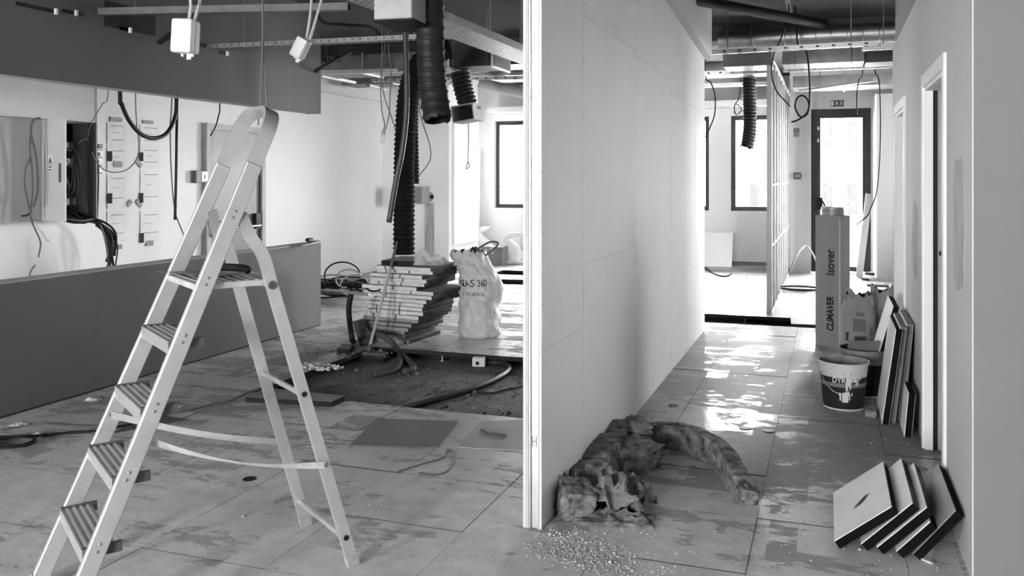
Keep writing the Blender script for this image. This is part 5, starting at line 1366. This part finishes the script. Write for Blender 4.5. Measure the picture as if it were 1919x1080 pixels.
# ---- buckets
M_BUCK = mat('bucket_print_dark', .02, .5, spec=.15, var=.3, scale=9)
M_BUCKW = mat('bucket_white', .55, .45, var=.15, scale=9, spots=.12, spotcol=.2)
M_BAND = mat('bucket_grey_band', .17, .45, var=.15)
M_DRIP = mat('dried_paint', .62, .6, var=.12)
M_CEM = mat('dry_cement', .24, .9, var=.3, scale=12, bump=.6)
def bucket(c, r0, r1, h, label, body, front=True, seed=1):
    o = thing('bucket', c, label, 'bucket', 'plaster buckets beside the panels')
    n = 44
    def rr_(z): return r0 + (r1 - r0) * z / h
    mb = MB(); mb.lathe([(rr_(0) - .01, 0), (rr_(.004), .004), (rr_(h * .70), h * .70)], c, n, caps=False)
    vs = [V(c) + V((math.cos(2 * math.pi * j / n) * (rr_(0) - .01), math.sin(2 * math.pi * j / n) * (rr_(0) - .01), .003)) for j in range(n)]
    mb.add(vs, [tuple(range(n))]); mb.build('body', body, o, smooth=True, angle=.6)
    MB().lathe([(rr_(0) + .0015, 0), (rr_(0) + .003, .006), (rr_(.012) + .0012, .012)], c, n, caps=False).build('base_ring', M_BUCKW, o, smooth=True)
    MB().lathe([(rr_(h * .70), h * .70), (rr_(h) + .001, h), (rr_(h) + .007, h), (rr_(h) + .007, h - .012), (rr_(h) - .004, h - .012)], c, n, caps=False).build('upper_band', M_BUCKW if front else mat('bucket_dirty', .20, .6, var=.4, scale=12), o, smooth=True, angle=.6)
    MB().lathe([(rr_(h) - .001, h), (rr_(h * .5) - .006, h * .5), (rr_(.02) - .008, .02)], c, n, caps=False).build('inside', M_CEM if front else M_DARK, o, smooth=True)
    MB().lathe([(.0, h * .45), (rr_(h * .45) - .006, h * .45 + .012)], c, n, caps=False).build('leftover_plaster', M_CEM, o)
    rings = [[V(c) + V((math.cos(2 * math.pi * j / n) * rr_(z), math.sin(2 * math.pi * j / n) * rr_(z), z)) for j in range(n)] for z in [h * k / 12 for k in range(13)]]
    if front:
        MB().lathe([(rr_(h * .50) + .0008, h * .50), (rr_(h * .585) + .0008, h * .585)], c, n, caps=False).build('grey_band', M_BAND, o, smooth=True)
        wrap_text('DYRUP', .050, .135, rings, -1.60, h * .645, M_WHITEP, o, off=.0016, bold=.0008)
        rb = random.Random(seed)
        # paint runs
        dm = MB()
        for k in range(16):
            a = -1.75 + .075 * k + rb.uniform(-.02, .02); z0 = h * 1.0; z1 = h * rb.uniform(.44, .85) if 3 < k < 13 else h * rb.uniform(.78, .92)
            w = rb.uniform(.008, .018); pts = []
            for q in range(7):
                z = z0 + (z1 - z0) * q / 6; ww = w * (1.3 if q == 0 else (.8 if q < 5 else 1.1))
                for d_ in (-ww / 2, ww / 2):
                    aa = a + d_ / rr_(z); pts.append(V(c) + V((math.cos(aa) * (rr_(z) + .0022), math.sin(aa) * (rr_(z) + .0022), z)))
            dm.add(pts, [(2 * q, 2 * q + 1, 2 * q + 3, 2 * q + 2) for q in range(6)])
        tag(dm.build('paint_runs', M_DRIP, o), None, None, kind='stuff')
        for (a, z, w, hh) in ((-1.72, .30, .010, .05), (-1.48, .36, .085, .020), (-1.50, .28, .038, .060), (-1.30, .30, .008, .04), (-1.42, .37, .03, .03)):
            vs = []
            for (dx, dz) in ((-.5, -.5), (.5, -.5), (.5, .5), (-.5, .5)):
                zz = h * z + dz * hh; aa = a + dx * w / rr_(zz); vs.append(V(c) + V((math.cos(aa) * (rr_(zz) + .0015), math.sin(aa) * (rr_(zz) + .0015), zz)))
            MB().add(vs, [(0, 1, 2, 3)]).build('paint_blotch', M_DRIP, o)
        # wire handle hanging down the left front, with ears
        hw = []
        for k in range(13):
            f = k / 12; aa = -2.75 + f * 1.5; zz = h * (.80 - .42 * math.sin(math.pi * f * .75)); hw.append(V(c) + V((math.cos(aa) * (rr_(zz) + .012), math.sin(aa) * (rr_(zz) + .012), zz)))
        MB().tube(hw, .003, 6).build('wire_handle', M_ZINC, o, smooth=True)
        for aa in (-2.75, .39): MB().lathe([(.014, 0), (.012, .012)], V(c) + V((math.cos(aa) * rr_(h * .8), math.sin(aa) * rr_(h * .8), h * .8)), 10, V((math.cos(aa), math.sin(aa), 0)).to_track_quat('Z', 'Y').to_matrix()).build('handle_ear', M_BUCKW, o)
    else:
        MB().tube([V(c) + V((math.cos(a) * (r1 + .012), math.sin(a) * (r1 + .012), h * .75 - abs(a + .2) * .1)) for a in [-.9 + k * .15 for k in range(12)]], .003, 6).build('wire_handle', M_ZINC, o)
    return o
bc = onz(1581, 771, 0) + V((0, .13, 0)); bc.z = 0
bucket(bc, .128, .158, .315, 'paint-dripped bucket with printed label standing in front', M_BUCK)
b2 = V((bc.x + .14, bc.y + .42, 0))
bucket(b2, .128, .158, .33, 'dirty dark bucket with a torn bag in it behind the front bucket', mat('bucket_dark', .015, .6, var=.4, spec=.15), front=False)
pb_ = thing('torn_bag_piece', b2 + V((0, -.05, .2)), 'folded torn paper bag piece in the rear bucket', 'paper bag')
crv = [(-.12, .155), (-.10, .29), (.11, .30), (.125, .26), (.12, .15)]
MB().prism([(x, z) for x, z in crv], .012, frame(b2 + V((0, -.055, .09)), V((1, .1, 0)).normalized(), V((.0, .25, 1)).normalized(), V((1, .1, 0)).normalized().cross(V((.0, .25, 1)).normalized()))).build('paper', mat('kraft_dark', .14, .8, var=.2), pb_)
MB().prism([(-.05, .20), (.10, .21), (.10, .27), (-.05, .26)], .002, frame(b2 + V((0, -.058, .09)), V((1, .1, 0)).normalized(), V((.0, .25, 1)).normalized(), V((1, .1, 0)).normalized().cross(V((.0, .25, 1)).normalized()))).build('print', M_DARK, pb_)
lump('mortar_lump', onz(1632, 776, .02), (.07, .06, .045), 4, M_CEM, label='small dark mortar lump on the floor by front bucket', cat='lump')

# ---- cement bags
M_KRAFT = mat('paper_sack', .30, .75, var=.12, scale=9, bump=.3, bscale=14)
def cement_bag(c, w, d_, h, label, seed, lean=0.0, torn=True):
    o = thing('cement_bag', c, label, 'paper bag', 'opened cement bags beside the tall carton')
    prof = [(0, w * .92, d_ * .9, 0, 0), (.03, w, d_, 0, 0), (h * .5, w * 1.03, d_ * 1.02, lean * .4, 0), (h * .78, w * .98, d_ * .85, lean * .75, 0), (h * .9, w * .84, d_ * .7, lean * .9, 0), (h, w * .72, d_ * .55, lean, 0)]
    rg = sack_rings(c, prof, seed, n=32, wr=.08, sq=.62)
    rb = random.Random(seed)
    for r_ in rg[-3:]:
        for p in r_: p.z += rb.uniform(-.035, .05); p.x += rb.uniform(-.012, .012)
    loft(MB(), rg).build('paper_body', M_KRAFT, o, smooth=True)
    k = len(rg) - 4; loft(MB(), [[p + (sum(r_, V()) / len(r_) - p) * .08 for p in r_] for r_ in rg[k - 4:]]).build('dark_inside', M_DARK, o)
    # printed blocks on the front
    n = 32
    def block(a0, a1, z0, z1, m, name='print_block'):
        vs, fs = [], []
        for i in range(4):
            z = c[2] + z0 + (z1 - z0) * i / 3
            q = min(range(len(rg) - 1), key=lambda t: abs(rg[t][0].z - z))
            cen = sum(rg[q], V()) / n
            for j in range(4):
                t = ((a0 + (a1 - a0) * j / 3) / (2 * math.pi) * n) % n; jj = int(t); g = t - jj
                p = rg[q][jj].lerp(rg[q][(jj + 1) % n], g); nn = p - cen; nn.z = 0; p = p + nn.normalized() * .004; p.z = z; vs.append(p)
        for i in range(3):
            for j in range(3): fs.append((i * 4 + j, i * 4 + j + 1, i * 4 + 5 + j, i * 4 + 4 + j))
        MB().add(vs, fs).build(name, m, o)
    g1, g2 = mat('print_grey', .16, .7), mat('print_dark', .05, .7)
    block(-1.75, -1.35, .30, .40, g1); block(-1.7, -1.35, .15, .26, g2); block(-2.25, -2.0, .22, .29, g2); block(-1.1, -.8, .27, .33, g1); block(-1.1, -.8, .18, .24, g1); block(-1.65, -1.4, .42, .45, g1)
    for k_ in range(4):
        p = rg[-1][int(n * (.08 + .27 * k_ + rb.uniform(-.06, .06))) % n]; hh = rb.uniform(.02, .06); ww = rb.uniform(.018, .035)
        MB().add([p + V((-ww, 0, -.04)), p + V((ww, 0, -.035)), p + V((ww * rb.uniform(.4, 1.3), rb.uniform(-.02, .02), hh * .6)), p + V((rb.uniform(-.02, .02), rb.uniform(-.02, .03), hh)), p + V((-ww * .9, .01, hh * rb.uniform(.1, .7)))], [(0, 1, 2, 3, 4)]).build('torn_flap', M_KRAFT, o)
    return o
g_ = onz(1609, 688, 0)
cement_bag(V((g_.x, g_.y + .05, 0)), .128, .11, .57, 'open cement bag with printed blocks right of tall carton', 3)
cement_bag(V((g_.x + .155, g_.y + .32, 0)), .125, .11, .58, 'second cement bag leaning by the upright panels', 6, lean=.05)

# ---- tall insulation carton with a steel collar on top
BX = V((-.125, 8.56, 0)); AL = -.40
bxo_ = thing('insulation_carton', BX, 'tall grey carton with vertical lettering and steel collar on top', 'carton')
ex = V((math.cos(AL), math.sin(AL), 0)); ey = V((-math.sin(AL), math.cos(AL), 0))
W_, H_ = .23, 1.195
M_CARD = mat('grey_cardboard', .27, .75, var=.08, scale=6)
Rm = Matrix((ex, ey, UZ)).transposed(); ctr = BX + ex * (W_ / 2) + ey * (W_ / 2)
MB().box(ctr + UZ * (H_ / 2), (W_, W_, H_), Rm).build('carton_body', M_CARD, bxo_, bevel=.003)
MB().box(BX + ex * (W_ - .002) + UZ * (H_ / 2 + .0) - ey * .0005, (.012, .006, H_ * .96), Rm).build('edge_tape', M_CABLEW, bxo_)
MB().box(ctr + UZ * (H_ + .002), (W_ + .006, W_ + .006, .004), Rm).build('lid', M_CARD, bxo_)
for zc, tx, wd in ((.305, 'CLIMAVER', .31), (.775, 'isover', .235)):
    fr_ = frame(BX + ex * (W_ * .62) - ey * .0022 + UZ * zc, UZ, -ex, -ey)
    text_mesh(tx, .085 if tx[0] == 'C' else .115, fr_, M_DARK, bxo_, width=wd, bold=.003 if tx[0] == 'C' else .0025, shear=.2 if tx[0] == 'C' else 0)
text_mesh('insulation', .022, frame(BX + ex * (W_ * .80) - ey * .0022 + UZ * .80, UZ, -ex, -ey), M_CABLEG, bxo_, width=.11) if False else None
col_ = MB().lathe([(.105, 0), (.105, .010), (.100, .012), (.100, .035), (.106, .038), (.106, .045), (.100, .048), (.100, .075), (.094, .075), (.094, .01)], ctr + UZ * (H_ + .004), 36, caps=False).build('steel_collar', mat('collar_steel', .30, .45, .6, var=.2), bxo_, smooth=True, angle=.5)

MB().lathe([(.0, 0), (.094, .001)], ctr + UZ * (H_ + .055), 24, caps=False).build('collar_mouth', M_DARK, bxo_)

# ================================================================ MINERAL WOOL
def wool_mat():
    m, nt, b = nodes('mineral_wool')
    N, L = nt.nodes.new, nt.links.new
    tc = N('ShaderNodeTexCoord')
    mp = N('ShaderNodeMapping'); mp.inputs['Scale'].default_value = (1, 1, 1.5); mp.inputs['Rotation'].default_value = (.4, .3, .2)
    L(tc.outputs['Object'], mp.inputs[0])
    n1 = N('ShaderNodeTexNoise'); n1.inputs['Scale'].default_value = 13; n1.inputs['Detail'].default_value = 12; n1.inputs['Roughness'].default_value = .66; n1.inputs['Distortion'].default_value = .25
    n2 = N('ShaderNodeTexNoise'); n2.inputs['Scale'].default_value = 120; n2.inputs['Detail'].default_value = 6
    L(mp.outputs[0], n1.inputs[0]); L(mp.outputs[0], n2.inputs[0])
    r = N('ShaderNodeMapRange'); r.inputs[1].default_value = .33; r.inputs[2].default_value = .68; r.inputs[3].default_value = .03; r.inputs[4].default_value = .34
    L(n1.outputs['Fac'], r.inputs[0]); L(r.outputs[0], b.inputs['Base Color']); b.inputs['Roughness'].default_value = 1; b.inputs['Specular IOR Level'].default_value = .1
    ad = N('ShaderNodeMath'); ad.operation = 'MULTIPLY_ADD'; ad.inputs[1].default_value = .4; L(n2.outputs['Fac'], ad.inputs[0]); L(n1.outputs['Fac'], ad.inputs[2])
    bp = N('ShaderNodeBump'); bp.inputs['Strength'].default_value = .7; bp.inputs['Distance'].default_value = .015; L(ad.outputs[0], bp.inputs['Height']); L(bp.outputs[0], b.inputs['Normal'])
    return m
M_WOOL = wool_mat()
G = 'scraps of mineral wool beside the divider'
def wool(px, py, size, seed, rot, label, rough=.16, box=.75, z=None, n=8, fine=.07):
    c = onz(px, py, size[2] / 2 * .8)
    if z is not None: c.z = z
    return lump('mineral_wool_piece', c, size, seed, M_WOOL, None, rough, Euler(rot).to_matrix(), n, 2.0, box, fine, label, 'mineral wool', G)
def batt(px, py, size, seed, rot, label, z=0.0, rough=.10, n=12, fine=.05, box=.90):
    c = onz(px, py, 0); c.z = size[2] / 2 + z
    return lump('mineral_wool_piece', c, size, seed, M_WOOL, None, rough, Euler(rot).to_matrix(), n, 2.6, box, fine, label, 'mineral wool', G, smooth=True)
def wool_sheet(px, py, sx, sy, sz, seed, rotz, label, th=.028, nx=22, ny=16):
    c = onz(px, py, 0); Rz = Matrix.Rotation(rotz, 3, 'Z'); top = []; bot = []
    for i in range(nx + 1):
        for j in range(ny + 1):
            u, v = i / nx * 2 - 1, j / ny * 2 - 1
            f1 = 1 - abs(noise.noise(V((u * 1.6 + seed, v * 1.1, seed * 2.0)))) * 2.4
            f2 = noise.noise(V((u * 3.3, v * 3.0 + seed, 4.0))); f3 = noise.noise(V((u * 9, v * 9, seed)))
            h = sz * max(.02, .50 + .42 * f1 + .38 * f2 - .45 * (u * u + v * v) * .6) + .012 * f3
            p = V((u * sx / 2 * (1 + .18 * f2), v * sy / 2 * (1 + .2 * f1), max(h, .02)))
            top.append(c + Rz @ p); q = p.copy(); q.z = max(.001, p.z - th * (1 + .5 * f3)); bot.append(c + Rz @ q)
    mb = MB(); W = ny + 1; n_ = len(top); fs = []
    for i in range(nx):
        for j in range(ny):
            a = i * W + j; fs.append((a, a + W, a + W + 1, a + 1)); fs.append((n_ + a, n_ + a + 1, n_ + a + W + 1, n_ + a + W))
    for i in range(nx):
        for (a, d_) in ((i * W, W), (i * W + ny, W)): fs.append((a, a + d_, n_ + a + d_, n_ + a))
    for j in range(ny):
        for a in (j, nx * W + j): fs.append((a, a + 1, n_ + a + 1, n_ + a))
    o = mb.add(top + bot, fs).build('mineral_wool_piece', M_WOOL, smooth=True, angle=.8)
    return tag(o, label, 'mineral wool', G)
batt(1152, 843, (.19, .26, .13), 3, (.10, -.12, .02), 'far end section of the wool batt along the divider foot')
batt(1137, 868, (.20, .20, .14), 4, (-.05, -.10, .06), 'second wool section along the divider foot', .004)
batt(1122, 893, (.20, .18, .14), 5, (.10, -.14, -.04), 'third wool section along the divider foot', .004)
batt(1105, 920, (.21, .20, .13), 7, (-.06, -.08, .10), 'nearest wool section along the divider foot', .002)
batt(1182, 878, (.20, .30, .13), 9, (.04, .10, -.55), 'dark wool chunk lying right of the wall batt', rough=.16, fine=.05, box=.85)
batt(1196, 852, (.16, .10, .05), 19, (0, .25, -.9), 'thin wool flake on the dark chunk', .14, .25, 6, .06, .7)
wool_sheet(1128, 950, .36, .28, .19, 2.0, .35, 'big crumpled wool sheet at the front of the heap')
wool_sheet(1172, 945, .20, .20, .13, 5.0, -.5, 'crumpled wool fold right of the big sheet')
batt(1077, 968, (.15, .15, .14), 16, (.25, .15, .55), 'square wool block at the divider corner', .01, rough=.14, fine=.06, box=.85)
wool_sheet(1150, 978, .34, .13, .05, 8.0, .22, 'flat wool flake nearest in the heap', .02)
# curved strip standing on edge
cp_ = [onz(x, y, 0) for x, y in ((1172, 850), (1196, 838), (1240, 838), (1290, 845), (1335, 868), (1362, 892), (1380, 922), (1392, 940))]
pth = spline(cp_, 14); mb = MB(); vs = []; fs = []
NS = 14
sec = [(-.040, 0), (.0, .0), (.040, 0), (.041, .04), (.040, .08), (.041, .12), (.040, .138), (.018, .142), (-.012, .140), (-.040, .136), (-.041, .11), (-.040, .08), (-.041, .04), (-.040, .012)]
for i, p in enumerate(pth):
    t = (pth[min(i + 1, len(pth) - 1)] - pth[max(i - 1, 0)]).normalized(); s = t.cross(UZ)
    for j, (a, z) in enumerate(sec):
        d_ = noise.noise(V((i * .35, j * .9, 2.2))) * .008 + noise.noise(V((i * .9, j * 2.1, 7))) * .006
        hh = .86 + .16 * math.sin(i / len(pth) * math.pi) + .06 * noise.noise(V((i * .2, 0, 0)))
        vs.append(p + s * (a + d_) + UZ * max(.0, z * hh + d_ * .8 * (1 if z > .02 else 0)))
for i in range(len(pth) - 1):
    for j in range(NS): fs.append((i * NS + j, i * NS + (j + 1) % NS, (i + 1) * NS + (j + 1) % NS, (i + 1) * NS + j))
fs += [tuple(range(NS))[::-1], tuple(range((len(pth) - 1) * NS, len(pth) * NS))]
o = mb.add(vs, fs).build('mineral_wool_strip', M_WOOL, smooth=True, angle=.7); tag(o, 'long curved strip of mineral wool standing on the corridor floor', 'mineral wool')
wool(1403, 930, (.09, .06, .09), 22, (.2, .1, .3), 'small wool tuft at the end of the curved strip', .35, .6, n=5)
# crumbs in front
crumbs('floor_crumbs', [(onz(1085, 1038, 0), .24, .16, 300), (onz(1060, 1010, 0), .16, .10, 150), (onz(1170, 1035, 0), .40, .22, 120), (onz(1200, 1000, 0), .7, .35, 90), (onz(1640, 1060, 0), .3, .15, 25), (onz(1690, 830, 0), .25, .2, 40), (onz(700, 950, 0), 1.2, .9, 60)], 'pale crumbs and dust swept up before the divider end', M_CRUMB, 5, (.002, .009), .6)
crumbs('wool_fluff', [(onz(1085, 1030, 0), .24, .15, 1300), (onz(1130, 1050, 0), .30, .14, 600)], 'grey fibre fluff mixed into the swept crumbs', mat('fluff_grey', .48, .95, var=.4, scale=50), 6, (.002, .005), .7, 'fluff', 1.6)

# ================================================================ FAR END OF THE CORRIDOR
wp = onz(1340, 497, 0)
o = MB().prism([(-.32, 0), (.32, 0), (.32, .62), (-.32, .62)], .02, frame(V((wp.x, 15.45, 0)), V((1, 0, 0)), V((0, .38, .92)).normalized(), V((1, 0, 0)).cross(V((0, .38, .92)).normalized()))).build('white_board', M_PAINT); tag(o, 'white board leaning below the corridor window', 'board')
cable('power_cord', [onz(x, y, .012) for x, y in ((1318, 500), (1328, 506), (1340, 514), (1355, 518), (1366, 516), (1370, 512))], .014, M_CABLE, 'short black power cord on floor past the divider', 'cord')
cc_ = thing('cable_coil', onz(1498, 541, 0), 'black cable coiled on the floor left of the tall carton', 'cable coil')
for k in range(5):
    c0 = onz(1500, 540, .015 + .016 * (k // 2))
    MB().tube([c0 + V((math.cos(q * .42) * (.24 + .02 * k), math.sin(q * .42) * (.30 - .03 * k), 0)) for q in range(16)], .011, 6).build('turn', M_CABLE, cc_, smooth=True)
cable('bowed_conduit', [onz(1478, 513, .02), at(1490, 485, 13.6), at(1503, 466, 13.6), at(1512, 462, 13.6), at(1524, 478, 13.5), at(1535, 505, 13.4)], .013, M_CABLEW, 'pale conduit bowing up behind the tall carton', 'conduit')
bt = V((onY(1610, 500, 14.6).x, 14.6, 0)); tp = V((onY(1629, 380, 15.12).x, 15.12, 1.28))
o = MB().bar(bt, tp, .10, .018, up=V((.3, -1, .3))).build('leaning_strip', M_WHITEP); tag(o, 'narrow white strip leaning beside the exit door', 'strip')
for k, (x0, y0, x1, y1, lab) in enumerate(((1622, 524, 1676, 520, 'lower dark plank on the floor right of exit door'), (1628, 519, 1676, 515, 'upper dark plank on the floor right of exit door'))):
    a, b_ = onz(x0, y0, .02), onz(x1, y1, .02)
    o = MB().bar(a + UZ * (.045 * k), b_ + UZ * (.045 * k), .14, .04).build('floor_plank', mat('dark_timber', .10, .7)); tag(o, lab, 'plank', 'planks by the exit door')
o = MB().box(onz(1645, 535, .012), (.28, .16, .02)).build('dark_mat', M_DARK); tag(o, 'small dark plate on floor before the exit door', 'plate')
